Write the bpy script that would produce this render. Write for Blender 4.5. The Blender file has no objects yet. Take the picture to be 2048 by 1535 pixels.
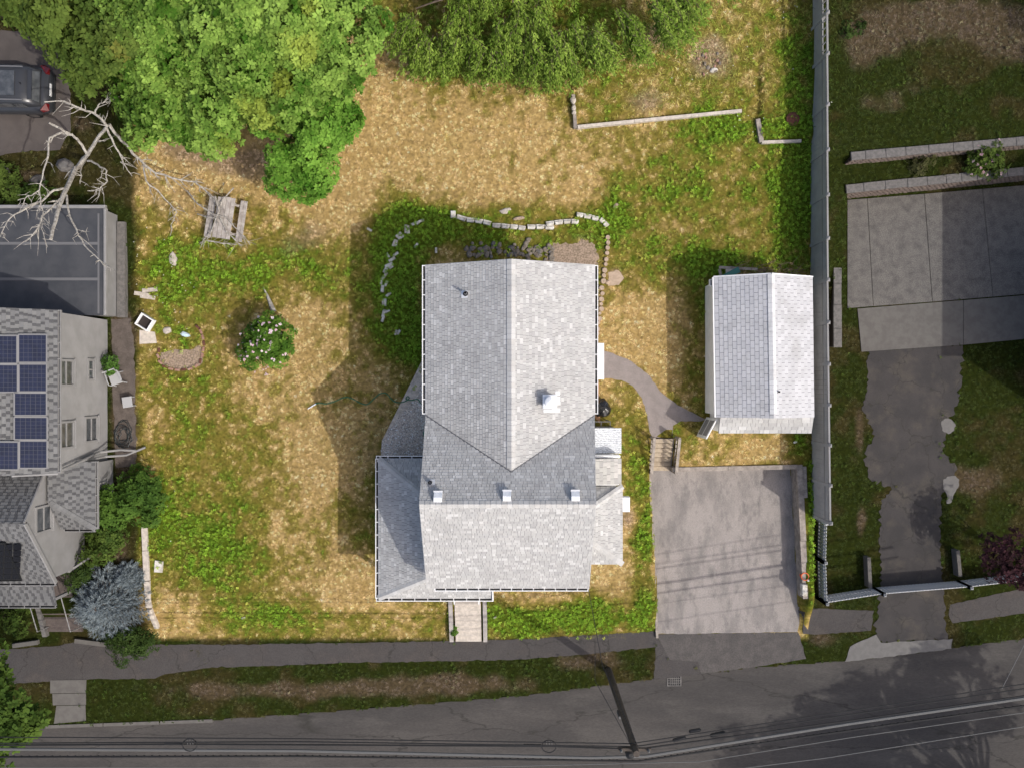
import bpy, bmesh, math, random
import numpy as np
from mathutils import Vector, Matrix

R = random.Random(11)
rng = np.random.default_rng(11)
scene = bpy.context.scene
COL = scene.collection

# ------------------------------------------------------------------ camera, sky, sun, exposure
CAM_H = 40.0           # metres above the yard
PPM = 44.0             # photo pixels per metre on the yard
cam_d = bpy.data.cameras.new('camera')
cam = bpy.data.objects.new('camera', cam_d)
COL.objects.link(cam)
cam.location = (0, 0, CAM_H)
cam.rotation_euler = (0, 0, 0)
cam_d.sensor_fit = 'HORIZONTAL'
cam_d.sensor_width = 36.0
cam_d.lens = 36.0 * PPM * CAM_H / 2048.0
cam_d.clip_end = 2000
scene.camera = cam

SUN_EL = math.radians(49)
SUN_DIR = Vector((0.825 * math.cos(SUN_EL), -0.565 * math.cos(SUN_EL), math.sin(SUN_EL)))
world = bpy.data.worlds.new('World')
scene.world = world
world.use_nodes = True
wn = world.node_tree
wn.nodes.clear()
sky_n = wn.nodes.new('ShaderNodeTexSky')
sky_n.sky_type = 'NISHITA'
sky_n.sun_disc = False
sky_n.sun_elevation = SUN_EL
sky_n.sun_rotation = math.atan2(SUN_DIR.x, SUN_DIR.y)
sky_n.altitude = 50
sky_n.dust_density = 4.0
sky_n.ozone_density = 0.3
sky_n.air_density = 0.8
bg_n = wn.nodes.new('ShaderNodeBackground')
bg_n.inputs['Strength'].default_value = 0.15
wo_n = wn.nodes.new('ShaderNodeOutputWorld')
wn.links.new(sky_n.outputs[0], bg_n.inputs[0])
wn.links.new(bg_n.outputs[0], wo_n.inputs[0])
sun_d = bpy.data.lights.new('sun', 'SUN')
sun_d.energy = 2.0
sun_d.angle = math.radians(0.6)
sun_d.color = (1.0, 0.965, 0.905)
sun = bpy.data.objects.new('sun', sun_d)
COL.objects.link(sun)
sun.rotation_euler = SUN_DIR.to_track_quat('Z', 'Y').to_euler()
scene.view_settings.view_transform = 'Standard'
scene.view_settings.look = 'None'
scene.view_settings.gamma = 1.0
scene.view_settings.exposure = 0.46
scene.view_settings.use_curve_mapping = False
scene.cycles.max_bounces = 6
scene.cycles.diffuse_bounces = 3
scene.cycles.transparent_max_bounces = 6

# ------------------------------------------------------------------ measuring helpers
def P(px, py, z=0.0):
    """Photo measurement of a point at height z, turned into metres."""
    k = (CAM_H - z) / (CAM_H * PPM)
    return Vector(((px - 1024) * k, (767.5 - py) * k, z))

def ss(a, b, x):
    t = np.clip((x - a) / (b - a), 0, 1)
    return t * t * (3 - 2 * t)

def hash2(ix, iy, seed):
    h = (ix.astype(np.int64) * 374761393 + iy.astype(np.int64) * 668265263 + seed * 982451653) & 0xFFFFFFFF
    h = ((h ^ (h >> 13)) * 1274126177) & 0xFFFFFFFF
    return ((h ^ (h >> 16)) & 0xFFFFFF) / float(0xFFFFFF)

def vnoise(x, y, seed=0):
    x = np.asarray(x, float); y = np.asarray(y, float)
    ix = np.floor(x); iy = np.floor(y)
    fx = x - ix; fy = y - iy
    fx = fx * fx * (3 - 2 * fx); fy = fy * fy * (3 - 2 * fy)
    a = hash2(ix, iy, seed); b = hash2(ix + 1, iy, seed)
    c = hash2(ix, iy + 1, seed); d = hash2(ix + 1, iy + 1, seed)
    return (a * (1 - fx) + b * fx) * (1 - fy) + (c * (1 - fx) + d * fx) * fy

def fbm(x, y, seed=0, octv=4):
    s = 0; amp = 0.5; tot = 0
    for i in range(octv):
        s = s + amp * vnoise(x * 2 ** i + 17.3 * i, y * 2 ** i - 9.1 * i, seed + i)
        tot += amp; amp *= 0.5
    return s / tot

STREET = -1.0
FENCE_X = 13.68
def fence_x(Y):
    return 13.72 - 0.0125 * (np.asarray(Y, float) + 6.0)
def terr(X, Y):
    """Height of the ground: the yard sits about a metre above the street and rises to the rear."""
    X = np.asarray(X, float); Y = np.asarray(Y, float)
    rear = 0.05 * np.clip(Y - 4, 0, 12)
    bump = (fbm(X * 0.5, Y * 0.5, 3, 3) - 0.5) * 0.10
    yard = rear + bump
    bank = ss(-9.6, -11.7, Y)
    z = yard * (1 - bank) + STREET * bank
    # raised rear bed behind the timbers
    b1 = ss(2.70, 2.80, X) * ss(11.95, 12.05, Y + 0.13 * 0 - (X - 2.75) * 0.075) * ss(10.96, 10.86, X) * 1.0
    b2 = ss(11.10, 11.2, X) * ss(10.95, 11.05, Y)
    z = np.where(X < fence_x(Y), z + 0.22 * np.maximum(b1, b2) * ss(16, 13, Y), z)
    # parking court, cut into the slope
    eL = 6.24 + 0.061 * np.clip(-4 - Y, 0, 8); eR = 13.02 + 0.062 * np.clip(-4 - Y, 0, 8)
    pk = ss(0, .10, X - eL) * ss(0.05, -.05, X - eR) * ss(-3.78, -3.88, Y)
    stp = ss(6.28, 6.36, X) * ss(7.46, 7.38, X) * ss(-2.40, -2.46, Y) * ss(-4.2, -3.9, Y)
    z = z * (1 - stp) + np.minimum(z, -0.12 - 0.80 * np.clip((-2.4 - Y) / 1.5, 0, 1)) * stp
    pz = -0.80 - 0.2 * ss(-4, -11.8, Y)
    z = z * (1 - pk) + pz * pk
    # plot beyond the vinyl fence
    low = -0.9 - 0.1 * ss(-4, -11.5, Y)
    strip = low + (0.6 - low) * ss(1.0, 8.2, Y)
    pad = low
    t = ss(15.0, 15.15, X)
    zr = strip * (1 - t) + pad * t
    lineA = 8.56 + (X - 15) * 0.10       # lower block wall
    lineB = 9.80 + (X - 15) * 0.09       # upper block wall
    zr = zr + (0.62 - zr) * ss(0.10, 0.20, Y - lineA)
    zr = zr + (1.45 - zr) * ss(0.10, 0.20, Y - lineB)
    zr = zr + bump * 0.5
    tr = ss(-0.02, 0.06, X - fence_x(Y))
    z = z * (1 - tr) + zr * tr
    # street level past the walk
    st = ss(-11.75, -12.0, Y)
    z = z * (1 - st) + STREET * st
    return z

def T(x, y):
    return float(terr(np.array([x]), np.array([y]))[0])

def G(px, py, dz=0.0):
    z = 0.0
    for _ in range(5):
        p = P(px, py, z)
        z = T(p.x, p.y)
    return Vector((p.x, p.y, z + dz))

def pip(X, Y, poly):
    inside = np.zeros(X.shape, bool)
    n = len(poly)
    j = n - 1
    for i in range(n):
        xi, yi = poly[i][0], poly[i][1]; xj, yj = poly[j][0], poly[j][1]
        if yi != yj:
            c = ((yi > Y) != (yj > Y)) & (X < (xj - xi) * (Y - yi) / (yj - yi) + xi)
            inside ^= c
        j = i
    return inside

# ------------------------------------------------------------------ materials
MATS = {}
def mat(name, c, c2=None, scale=6.0, rough=0.85, bump=0.0, bscale=40.0, grain=0.0, gscale=90.0,
        attr=False, lo=0.4, hi=0.6, transl=0.0, spec=0.3, metal=0.0, stretch=None, c3=None, s3=0.6, crack=0.0):
    if name in MATS:
        return MATS[name]
    m = bpy.data.materials.new(name)
    m.use_nodes = True
    nt = m.node_tree
    N = nt.nodes; L = nt.links
    N.clear()
    out = N.new('ShaderNodeOutputMaterial')
    bs = N.new('ShaderNodeBsdfPrincipled')
    bs.inputs['Roughness'].default_value = rough
    bs.inputs['Metallic'].default_value = metal
    bs.inputs['Specular IOR Level'].default_value = spec
    geo = N.new('ShaderNodeNewGeometry')
    vec = geo.outputs['Position']
    if stretch:
        tc = N.new('ShaderNodeTexCoord')
        mp = N.new('ShaderNodeMapping')
        mp.inputs['Scale'].default_value = stretch
        L.new(tc.outputs['Object'], mp.inputs['Vector'])
        vec = mp.outputs['Vector']
    def noise(sc, det=5.0, r=0.6):
        n = N.new('ShaderNodeTexNoise')
        n.inputs['Scale'].default_value = sc
        n.inputs['Detail'].default_value = det
        n.inputs['Roughness'].default_value = r
        L.new(vec, n.inputs['Vector'])
        return n.outputs['Fac']
    def ramp(sock, a, b):
        r = N.new('ShaderNodeMapRange')
        r.inputs['From Min'].default_value = a
        r.inputs['From Max'].default_value = b
        L.new(sock, r.inputs['Value'])
        return r.outputs['Result']
    def mixc(fac, a, b, mode='MIX'):
        x = N.new('ShaderNodeMix')
        x.data_type = 'RGBA'; x.blend_type = mode
        if isinstance(fac, float): x.inputs['Factor'].default_value = fac
        else: L.new(fac, x.inputs['Factor'])
        for s, i in ((a, 6), (b, 7)):
            if isinstance(s, tuple): x.inputs[i].default_value = (*s, 1)
            else: L.new(s, x.inputs[i])
        return x.outputs[2]
    if attr:
        at = N.new('ShaderNodeAttribute'); at.attribute_name = 'col'
        colr = at.outputs['Color']
        if c is not None and c != (1, 1, 1):
            colr = mixc(1.0, colr, c, 'MULTIPLY')
    else:
        rgb = N.new('ShaderNodeRGB'); rgb.outputs[0].default_value = (*c, 1)
        colr = rgb.outputs[0]
    if c2 is not None:
        colr = mixc(ramp(noise(scale), lo, hi), colr, c2)
    if c3 is not None:
        colr = mixc(ramp(noise(s3, 6.0, 0.65), 0.5, 0.72), colr, c3)
    if crack > 0:
        v = N.new('ShaderNodeTexVoronoi'); v.feature = 'DISTANCE_TO_EDGE'
        v.inputs['Scale'].default_value = crack
        n2 = N.new('ShaderNodeTexNoise'); n2.inputs['Scale'].default_value = 2.2; n2.inputs['Detail'].default_value = 5
        L.new(vec, n2.inputs['Vector'])
        ad = N.new('ShaderNodeVectorMath'); ad.operation = 'MULTIPLY_ADD'
        ad.inputs[1].default_value = (0.9, 0.9, 0)
        L.new(n2.outputs['Color'], ad.inputs[0]); L.new(vec, ad.inputs[2])
        L.new(ad.outputs[0], v.inputs['Vector'])
        colr = mixc(ramp(v.outputs['Distance'], 0.0, 0.03 * crack), (0.034, 0.032, 0.028), colr)
    if grain > 0:
        g = noise(gscale, 3.0, 0.7)
        mr = N.new('ShaderNodeMapRange')
        mr.inputs['From Min'].default_value = 0.25; mr.inputs['From Max'].default_value = 0.75
        mr.inputs['To Min'].default_value = 1 - grain; mr.inputs['To Max'].default_value = 1 + grain
        L.new(g, mr.inputs['Value'])
        cmb = N.new('ShaderNodeCombineColor')
        for i in range(3): L.new(mr.outputs[0], cmb.inputs[i])
        colr = mixc(1.0, colr, cmb.outputs[0], 'MULTIPLY')
    L.new(colr, bs.inputs['Base Color'])
    if bump > 0:
        b = N.new('ShaderNodeBump')
        b.inputs['Strength'].default_value = bump
        b.inputs['Distance'].default_value = 0.02
        L.new(noise(bscale, 4.0), b.inputs['Height'])
        L.new(b.outputs[0], bs.inputs['Normal'])
    if transl > 0:
        tr = N.new('ShaderNodeBsdfTranslucent')
        L.new(colr, tr.inputs['Color'])
        mx = N.new('ShaderNodeMixShader'); mx.inputs[0].default_value = transl
        L.new(bs.outputs[0], mx.inputs[1]); L.new(tr.outputs[0], mx.inputs[2])
        L.new(mx.outputs[0], out.inputs[0])
    else:
        L.new(bs.outputs[0], out.inputs[0])
    MATS[name] = m
    return m

# ------------------------------------------------------------------ object helpers
def tag(o, label=None, cat=None, group=None, kind=None):
    if label: o['label'] = label
    if cat: o['category'] = cat
    if group: o['group'] = group
    if kind: o['kind'] = kind
    return o

def thing(name, label, cat, loc=(0, 0, 0), rz=0.0, group=None):
    o = bpy.data.objects.new(name, None)
    o.empty_display_size = 0.2
    COL.objects.link(o)
    o.location = loc
    o.rotation_euler = (0, 0, rz)
    return tag(o, label, cat, group)

def link(name, me, parent=None, loc=None):
    o = bpy.data.objects.new(name, me)
    COL.objects.link(o)
    if parent is not None:
        o.parent = parent
    if loc is not None:
        o.location = loc
    return o

def np_mesh(name, V, F, material, C=None, smooth=False):
    """V (n,3), F (m,k) arrays -> mesh data."""
    me = bpy.data.meshes.new(name)
    V = np.asarray(V, np.float32); F = np.asarray(F, np.int32)
    k = F.shape[1]
    me.vertices.add(len(V)); me.vertices.foreach_set('co', V.ravel())
    me.loops.add(F.size); me.loops.foreach_set('vertex_index', F.ravel())
    me.polygons.add(len(F))
    me.polygons.foreach_set('loop_start', np.arange(0, F.size, k, dtype=np.int32))
    if smooth:
        me.polygons.foreach_set('use_smooth', np.ones(len(F), bool))
    if C is not None:
        a = me.attributes.new('col', 'FLOAT_COLOR', 'POINT')
        c4 = np.ones((len(V), 4), np.float32); c4[:, :3] = C
        a.data.foreach_set('color', c4.ravel())
    me.update(calc_edges=True)
    me.materials.append(material)
    return me

class MB:
    """Collects faces; build() links them as one mesh object."""
    def __init__(self):
        self.v = []; self.f = []; self.c = []
        self.cc = (1, 1, 1)
    def _add(self, vs, fs):
        b = len(self.v)
        self.v += [tuple(p) for p in vs]
        self.c += [self.cc] * len(vs)
        self.f += [tuple(i + b for i in f) for f in fs]
        return self
    def poly(self, pts):
        return self._add(pts, [tuple(range(len(pts)))])
    def box(self, x0, x1, y0, y1, z0, z1, M=None, bev=0.0):
        if bev > 0:
            b = min(bev, abs(x1 - x0) / 3, abs(y1 - y0) / 3, abs(z1 - z0) / 3)
            vs = [(x0, y0, z0), (x1, y0, z0), (x1, y1, z0), (x0, y1, z0),
                  (x0, y0, z1 - b), (x1, y0, z1 - b), (x1, y1, z1 - b), (x0, y1, z1 - b),
                  (x0 + b, y0 + b, z1), (x1 - b, y0 + b, z1), (x1 - b, y1 - b, z1), (x0 + b, y1 - b, z1)]
            fs = [(3, 2, 1, 0), (0, 1, 5, 4), (1, 2, 6, 5), (2, 3, 7, 6), (3, 0, 4, 7),
                  (4, 5, 9, 8), (5, 6, 10, 9), (6, 7, 11, 10), (7, 4, 8, 11), (8, 9, 10, 11)]
        else:
            vs = [(x0, y0, z0), (x1, y0, z0), (x1, y1, z0), (x0, y1, z0),
                  (x0, y0, z1), (x1, y0, z1), (x1, y1, z1), (x0, y1, z1)]
            fs = [(3, 2, 1, 0), (0, 1, 5, 4), (1, 2, 6, 5), (2, 3, 7, 6), (3, 0, 4, 7), (4, 5, 6, 7)]
        if M is not None:
            vs = [M @ Vector(p) for p in vs]
        return self._add(vs, fs)
    def bar(self, a, b, w, h, up=Vector((0, 0, 1))):
        a = Vector(a); b = Vector(b)
        d = (b - a); L = d.length; d.normalize()
        s = d.cross(up)
        if s.length < 1e-4: s = d.cross(Vector((0, 1, 0)))
        s.normalize(); u = s.cross(d)
        M = Matrix(((d.x, s.x, u.x, a.x), (d.y, s.y, u.y, a.y), (d.z, s.z, u.z, a.z), (0, 0, 0, 1)))
        return self.box(0, L, -w / 2, w / 2, -h / 2, h / 2, M)
    def prism(self, pts, z0, z1):
        n = len(pts)
        area = sum(pts[i][0] * pts[(i + 1) % n][1] - pts[(i + 1) % n][0] * pts[i][1] for i in range(n))
        if area < 0: pts = list(reversed(pts))
        vs = [(p[0], p[1], z0) for p in pts] + [(p[0], p[1], z1) for p in pts]
        fs = [tuple(reversed(range(n))), tuple(range(n, 2 * n))]
        fs += [(i, (i + 1) % n, n + (i + 1) % n, n + i) for i in range(n)]
        return self._add(vs, fs)
    def sweep(self, poly3, vec):
        """Closed prism: a planar polygon pushed along a vector."""
        n = len(poly3); vec = Vector(vec)
        a = [Vector(p) for p in poly3]; b = [p + vec for p in a]
        fs = [tuple(reversed(range(n))), tuple(range(n, 2 * n))]
        fs += [(i, (i + 1) % n, n + (i + 1) % n, n + i) for i in range(n)]
        return self._add(a + b, fs)
    def tube(self, pts, r, n=6, cap=True):
        pts = [Vector(p) for p in pts]
        m = len(pts)
        rs = r if isinstance(r, (list, tuple)) else [r] * m
        vs = []; fs = []
        prev = None
        for i, p in enumerate(pts):
            d = (pts[min(i + 1, m - 1)] - pts[max(i - 1, 0)])
            if d.length < 1e-6: d = Vector((0, 0, 1))
            d.normalize()
            if prev is None:
                s = d.cross(Vector((0.13, 0.27, 1)))
                if s.length < 1e-3: s = d.cross(Vector((1, 0, 0)))
            else:
                s = prev - d * prev.dot(d)
                if s.length < 1e-4: s = d.cross(Vector((1, 0.2, 0)))
            s.normalize(); prev = s
            u = d.cross(s)
            for k in range(n):
                a = 2 * math.pi * k / n
                vs.append(p + (s * math.cos(a) + u * math.sin(a)) * rs[i])
        for i in range(m - 1):
            for k in range(n):
                fs.append((i * n + k, i * n + (k + 1) % n, (i + 1) * n + (k + 1) % n, (i + 1) * n + k))
        if cap:
            fs.append(tuple(reversed(range(n)))); fs.append(tuple((m - 1) * n + k for k in range(n)))
        return self._add(vs, fs)
    def lathe(self, prof, n=16, M=None):
        vs = []; fs = []
        m = len(prof)
        for (r, z) in prof:
            for k in range(n):
                a = 2 * math.pi * k / n
                p = Vector((r * math.cos(a), r * math.sin(a), z))
                vs.append(M @ p if M else p)
        for i in range(m - 1):
            for k in range(n):
                fs.append((i * n + k, i * n + (k + 1) % n, (i + 1) * n + (k + 1) % n, (i + 1) * n + k))
        fs.append(tuple(reversed(range(n)))); fs.append(tuple((m - 1) * n + k for k in range(n)))
        return self._add(vs, fs)
    def rock(self, cx, cy, cz, rx, ry, rz, seed=0, rot=0.0):
        rr = random.Random(seed)
        n = 9; rings = [(-0.9, 0.75), (-0.2, 1.0), (0.45, 0.88), (0.85, 0.5)]
        vs = []; fs = []
        jit = [rr.uniform(0.82, 1.15) for _ in range(n)]
        for (z, r) in rings:
            for k in range(n):
                a = 2 * math.pi * k / n
                q = r * jit[k] * rr.uniform(0.93, 1.06)
                x = rx * q * math.cos(a); y = ry * q * math.sin(a)
                vs.append((cx + x * math.cos(rot) - y * math.sin(rot), cy + x * math.sin(rot) + y * math.cos(rot), cz + rz * z * rr.uniform(0.9, 1.1)))
        for i in range(len(rings) - 1):
            for k in range(n):
                fs.append((i * n + k, i * n + (k + 1) % n, (i + 1) * n + (k + 1) % n, (i + 1) * n + k))
        fs.append(tuple(reversed(range(n)))); fs.append(tuple((len(rings) - 1) * n + k for k in range(n)))
        return self._add(vs, fs)
    def mesh(self, name, material, attr=False, smooth=False):
        me = bpy.data.meshes.new(name)
        me.from_pydata(self.v, [], self.f)
        if attr:
            a = me.attributes.new('col', 'FLOAT_COLOR', 'POINT')
            c4 = np.ones((len(self.v), 4), np.float32); c4[:, :3] = np.array(self.c, np.float32)
            a.data.foreach_set('color', c4.ravel())
        if smooth:
            me.polygons.foreach_set('use_smooth', np.ones(len(me.polygons), bool))
        me.materials.append(material)
        return me
    def build(self, name, material, parent=None, attr=False, smooth=False):
        return link(name, self.mesh(name, material, attr, smooth), parent)

def frame_at(loc, rz=0.0, tilt=(0, 0)):
    return Matrix.Translation(Vector(loc)) @ Matrix.Rotation(rz, 4, 'Z') @ Matrix.Rotation(tilt[0], 4, 'X') @ Matrix.Rotation(tilt[1], 4, 'Y')

ORD = ['first', 'second', 'third', 'fourth', 'fifth', 'sixth', 'seventh', 'eighth', 'ninth', 'tenth', 'eleventh', 'twelfth',
       'thirteenth', 'fourteenth', 'fifteenth', 'sixteenth', 'seventeenth', 'eighteenth', 'nineteenth', 'twentieth',
       'twenty-first', 'twenty-second', 'twenty-third', 'twenty-fourth', 'twenty-fifth', 'twenty-sixth', 'twenty-seventh',
       'twenty-eighth', 'twenty-ninth', 'thirtieth']

# ------------------------------------------------------------------ palette of materials; those outside the plot have dimming put into their base colour
m_white = mat('white_paint', (0.78, 0.78, 0.77), (0.70, 0.70, 0.68), scale=3, rough=0.6, grain=0.04)
m_trim = mat('white_trim', (0.74, 0.74, 0.73), rough=0.5)
m_rake = mat('grey_rake', (0.46, 0.46, 0.45), (0.36, 0.36, 0.35), scale=4, rough=0.7)
m_metal_white = mat('white_enamel', (0.80, 0.81, 0.82), (0.66, 0.68, 0.70), scale=5, rough=0.4)
m_siding = mat('dimmed_white_siding', (0.25, 0.245, 0.24), (0.215, 0.21, 0.205), scale=1.2, rough=0.75, grain=0.03)  # white siding, its dimming outside the plot painted in as grey
m_vinyl = mat('dimmed_white_vinyl', (0.34, 0.34, 0.34), (0.29, 0.29, 0.29), scale=1.5, rough=0.55)  # white vinyl greyed in colour to imitate dimming at the boundary
m_dark = mat('dark_gutter', (0.03, 0.032, 0.036), (0.06, 0.055, 0.05), scale=9, rough=0.9)
m_deck_dark = mat('roof_underlay', (0.13, 0.13, 0.135), rough=0.95)
m_shingle = mat('shingle', (1, 1, 1), attr=True, rough=0.95, grain=0.12, gscale=30, spec=0.1, c2=(0.29, 0.285, 0.275), scale=0.9, lo=0.50, hi=0.95, bump=0.3, bscale=90)
m_nshingle = mat('dark_shingle', (1, 1, 1), attr=True, rough=0.95, grain=0.12, gscale=30, spec=0.1, bump=0.3, bscale=90)
m_shingle_st = mat('stained_shingle', (1, 1, 1), attr=True, rough=0.95, grain=0.12, gscale=60, spec=0.1, c2=(0.16, 0.16, 0.165), scale=0.55, lo=0.47, hi=0.85, bump=0.3, bscale=90, stretch=(2.4, 0.55, 1.0))
m_membrane = mat('roof_membrane', (0.045, 0.048, 0.055), (0.06, 0.062, 0.068), scale=1.2, rough=0.75, grain=0.08)
m_conc = mat('concrete', (0.36, 0.33, 0.30), (0.28, 0.26, 0.24), scale=5, rough=0.95, grain=0.15, bump=0.3)
m_conc_lt = mat('pale_concrete', (0.56, 0.50, 0.43), (0.43, 0.385, 0.33), scale=6, rough=0.95, grain=0.12, bump=0.3)
m_block = mat('pale_block', (0.64, 0.615, 0.56), (0.40, 0.37, 0.31), scale=5, rough=0.95, grain=0.15, bump=0.4)
m_paver = mat('tan_paver', (0.42, 0.32, 0.24), (0.34, 0.26, 0.19), scale=9, rough=0.95, grain=0.15, bump=0.4)
m_capstone = mat('wall_cap_stone', (0.155, 0.145, 0.135), (0.11, 0.104, 0.098), scale=7, rough=0.95, grain=0.2, bump=0.4)
m_wallblock = mat('wall_block', (0.20, 0.155, 0.13), (0.16, 0.125, 0.105), scale=9, rough=0.95, grain=0.15)
m_joint = mat('dark_joint', (0.035, 0.028, 0.025), rough=1.0)
m_park = mat('parking_asphalt', (0.285, 0.257, 0.236), (0.165, 0.152, 0.143), scale=0.8, rough=0.95, grain=0.30, gscale=26, lo=0.45, hi=0.75,
             c3=(0.16, 0.148, 0.14), s3=1.9, bump=0.5, bscale=40, stretch=(1.5, 0.65, 1.0))
m_path = mat('path_asphalt', (0.26, 0.225, 0.21), (0.225, 0.195, 0.18), scale=3, rough=0.95, grain=0.3, gscale=24, bump=0.4, bscale=70)
m_road = mat('road_asphalt', (0.064, 0.058, 0.053), (0.050, 0.046, 0.043), scale=0.5, rough=0.93, grain=0.24, gscale=26, c3=(0.080, 0.073, 0.066), s3=0.8, bump=0.2, stretch=(0.3, 1.1, 1.0), crack=0.22)
m_walk = mat('sidewalk_asphalt', (0.064, 0.058, 0.055), (0.053, 0.048, 0.046), scale=0.9, rough=0.95, grain=0.3, gscale=22, bump=0.3, c3=(0.080, 0.069, 0.062), s3=0.9, crack=0.35)
m_drive_r = mat('old_asphalt', (0.052, 0.047, 0.045), (0.041, 0.038, 0.037), scale=1.1, rough=0.95, grain=0.22, gscale=40, c3=(0.075, 0.065, 0.054), s3=0.9, bump=0.3, crack=0.5)
m_pad = mat('pad_concrete', (0.135, 0.126, 0.114), (0.092, 0.086, 0.08), scale=2.4, rough=0.95, grain=0.45, gscale=22, lo=0.42, hi=0.66, bump=0.3)
m_slab_dk = mat('grey_slab', (0.128, 0.12, 0.108), (0.108, 0.10, 0.091), scale=3, rough=0.95, grain=0.12)
m_drive_l = mat('tan_drive', (0.09, 0.077, 0.07), (0.074, 0.063, 0.058), scale=1.5, rough=0.95, grain=0.15)
m_gravel = mat('gravel', (0.70, 0.60, 0.50), (0.50, 0.43, 0.36), scale=5, rough=0.95, grain=0.35, gscale=38, bump=0.8, bscale=30)
m_wood_w = mat('weathered_timber', (0.33, 0.29, 0.25), (0.22, 0.19, 0.165), scale=4, rough=0.95, grain=0.2, stretch=None, gscale=18)
m_wood_p = mat('picnic_wood', (0.42, 0.385, 0.35), (0.29, 0.26, 0.235), scale=5, rough=0.95, grain=0.25, gscale=22)
m_wood_tan = mat('step_wood', (0.46, 0.38, 0.28), (0.36, 0.29, 0.21), scale=5, rough=0.95, grain=0.18, gscale=25)
m_dead = mat('dead_branch', (0.40, 0.375, 0.33), (0.22, 0.20, 0.175), scale=9, rough=0.95, grain=0.2, gscale=20)
m_bark = mat('bark', (0.12, 0.09, 0.065), (0.08, 0.06, 0.045), scale=9, rough=0.95, grain=0.2)
m_pole = mat('pole_wood', (0.085, 0.07, 0.058), (0.06, 0.05, 0.042), scale=5, rough=0.95, grain=0.2)
m_wire = mat('cable_black', (0.016, 0.016, 0.017), rough=0.6)
m_wire_lt = mat('cable_grey', (0.115, 0.115, 0.112), rough=0.6)
m_glass = mat('window_glass', (0.05, 0.055, 0.06), (0.09, 0.095, 0.10), scale=3, rough=0.08, spec=0.8)
m_black = mat('black_plastic', (0.012, 0.012, 0.013), rough=0.25, spec=0.6)
m_blackmat = mat('black_matte', (0.014, 0.014, 0.014), rough=0.8)
m_leaf = mat('leaf', (1, 1, 1), attr=True, rough=0.75, spec=0.08, transl=0.16)
m_needle = mat('needle', (1, 1, 1), attr=True, rough=0.7, spec=0.2, transl=0.1)
m_pebble = mat('pebble', (1, 1, 1), attr=True, rough=.9, spec=.15)
m_grass = mat('grass_blade', (1, 1, 1), attr=True, rough=0.8, spec=0.15, transl=0.18)
m_petal = mat('petal', (1, 1, 1), attr=True, rough=0.7, spec=0.2, transl=0.2)
m_soil = mat('soil', (1, 1, 1), attr=True, rough=1.0, spec=0.05, grain=0.6, gscale=7, bump=0.8, bscale=12)
m_rockdk = mat('dark_rock', (0.15, 0.125, 0.10), (0.22, 0.19, 0.155), scale=8, rough=0.95, grain=0.2)
m_rocklt = mat('pale_rock', (0.48, 0.43, 0.37), (0.36, 0.32, 0.27), scale=8, rough=0.95, grain=0.2)
m_brick = mat('bed_brick', (0.26, 0.14, 0.10), (0.34, 0.22, 0.17), scale=8, rough=0.95, grain=0.2)
m_ply = mat('plywood', (0.44, 0.25, 0.14), (0.34, 0.19, 0.10), scale=6, rough=0.9, grain=0.12)
m_green = mat('green_plastic', (0.012, 0.16, 0.085), rough=0.5)
m_hose = mat('green_hose', (0.03, 0.17, 0.09), rough=0.5)
m_orange = mat('orange_plastic', (0.62, 0.10, 0.02), rough=0.5)
m_rust = mat('rusty_iron', (0.14, 0.055, 0.035), (0.09, 0.04, 0.028), scale=12, rough=0.9, grain=0.2)
m_carpaint = mat('grey_car_paint', (0.035, 0.037, 0.042), rough=0.3, spec=0.5)
m_carpaint_w = mat('white_car_paint', (0.40, 0.41, 0.42), rough=0.3, spec=0.5)
m_tyre = mat('tyre_rubber', (0.02, 0.02, 0.02), rough=0.9)
m_chrome = mat('alloy', (0.5, 0.5, 0.5), rough=0.3, metal=1.0)
m_taillight = mat('tail_lamp_red', (0.10, 0.006, 0.008), rough=0.2, spec=0.6)
m_solar = mat('solar_cell', (0.011, 0.015, 0.034), (0.014, 0.019, 0.046), scale=3, rough=0.6, spec=0.12)
m_solar_blk = mat('black_solar_cell', (0.010, 0.010, 0.014), rough=0.25, spec=0.5)
m_solar_gap = mat('solar_backing', (0.032, 0.038, 0.062), rough=0.5)
m_alu = mat('aluminium_frame', (0.16, 0.16, 0.165), rough=0.55, metal=0.2)
m_step_br = mat('brown_step', (0.115, 0.094, 0.084), (0.09, 0.073, 0.066), scale=4, rough=0.95, grain=0.2, gscale=20)
m_plastic_w = mat('white_plastic', (0.36, 0.36, 0.36), rough=0.45)
m_flash = mat('flashing', (0.55, 0.56, 0.58), rough=0.5)
m_weath = mat('weathered_sheet', (0.62, 0.64, 0.66), (0.16, 0.17, 0.18), scale=14, rough=0.9, lo=0.47, hi=0.68, stretch=(0.8, 3.0, 1.0))
m_patchc = mat('fresh_patch', (0.155, 0.148, 0.138), (0.135, 0.128, 0.12), scale=4, rough=0.95, grain=0.08)
m_mulch = mat('mulch_bed', (0.36, 0.27, 0.20), (0.17, 0.13, 0.09), scale=14, rough=1.0, grain=0.4, gscale=28, bump=0.8)
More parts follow.
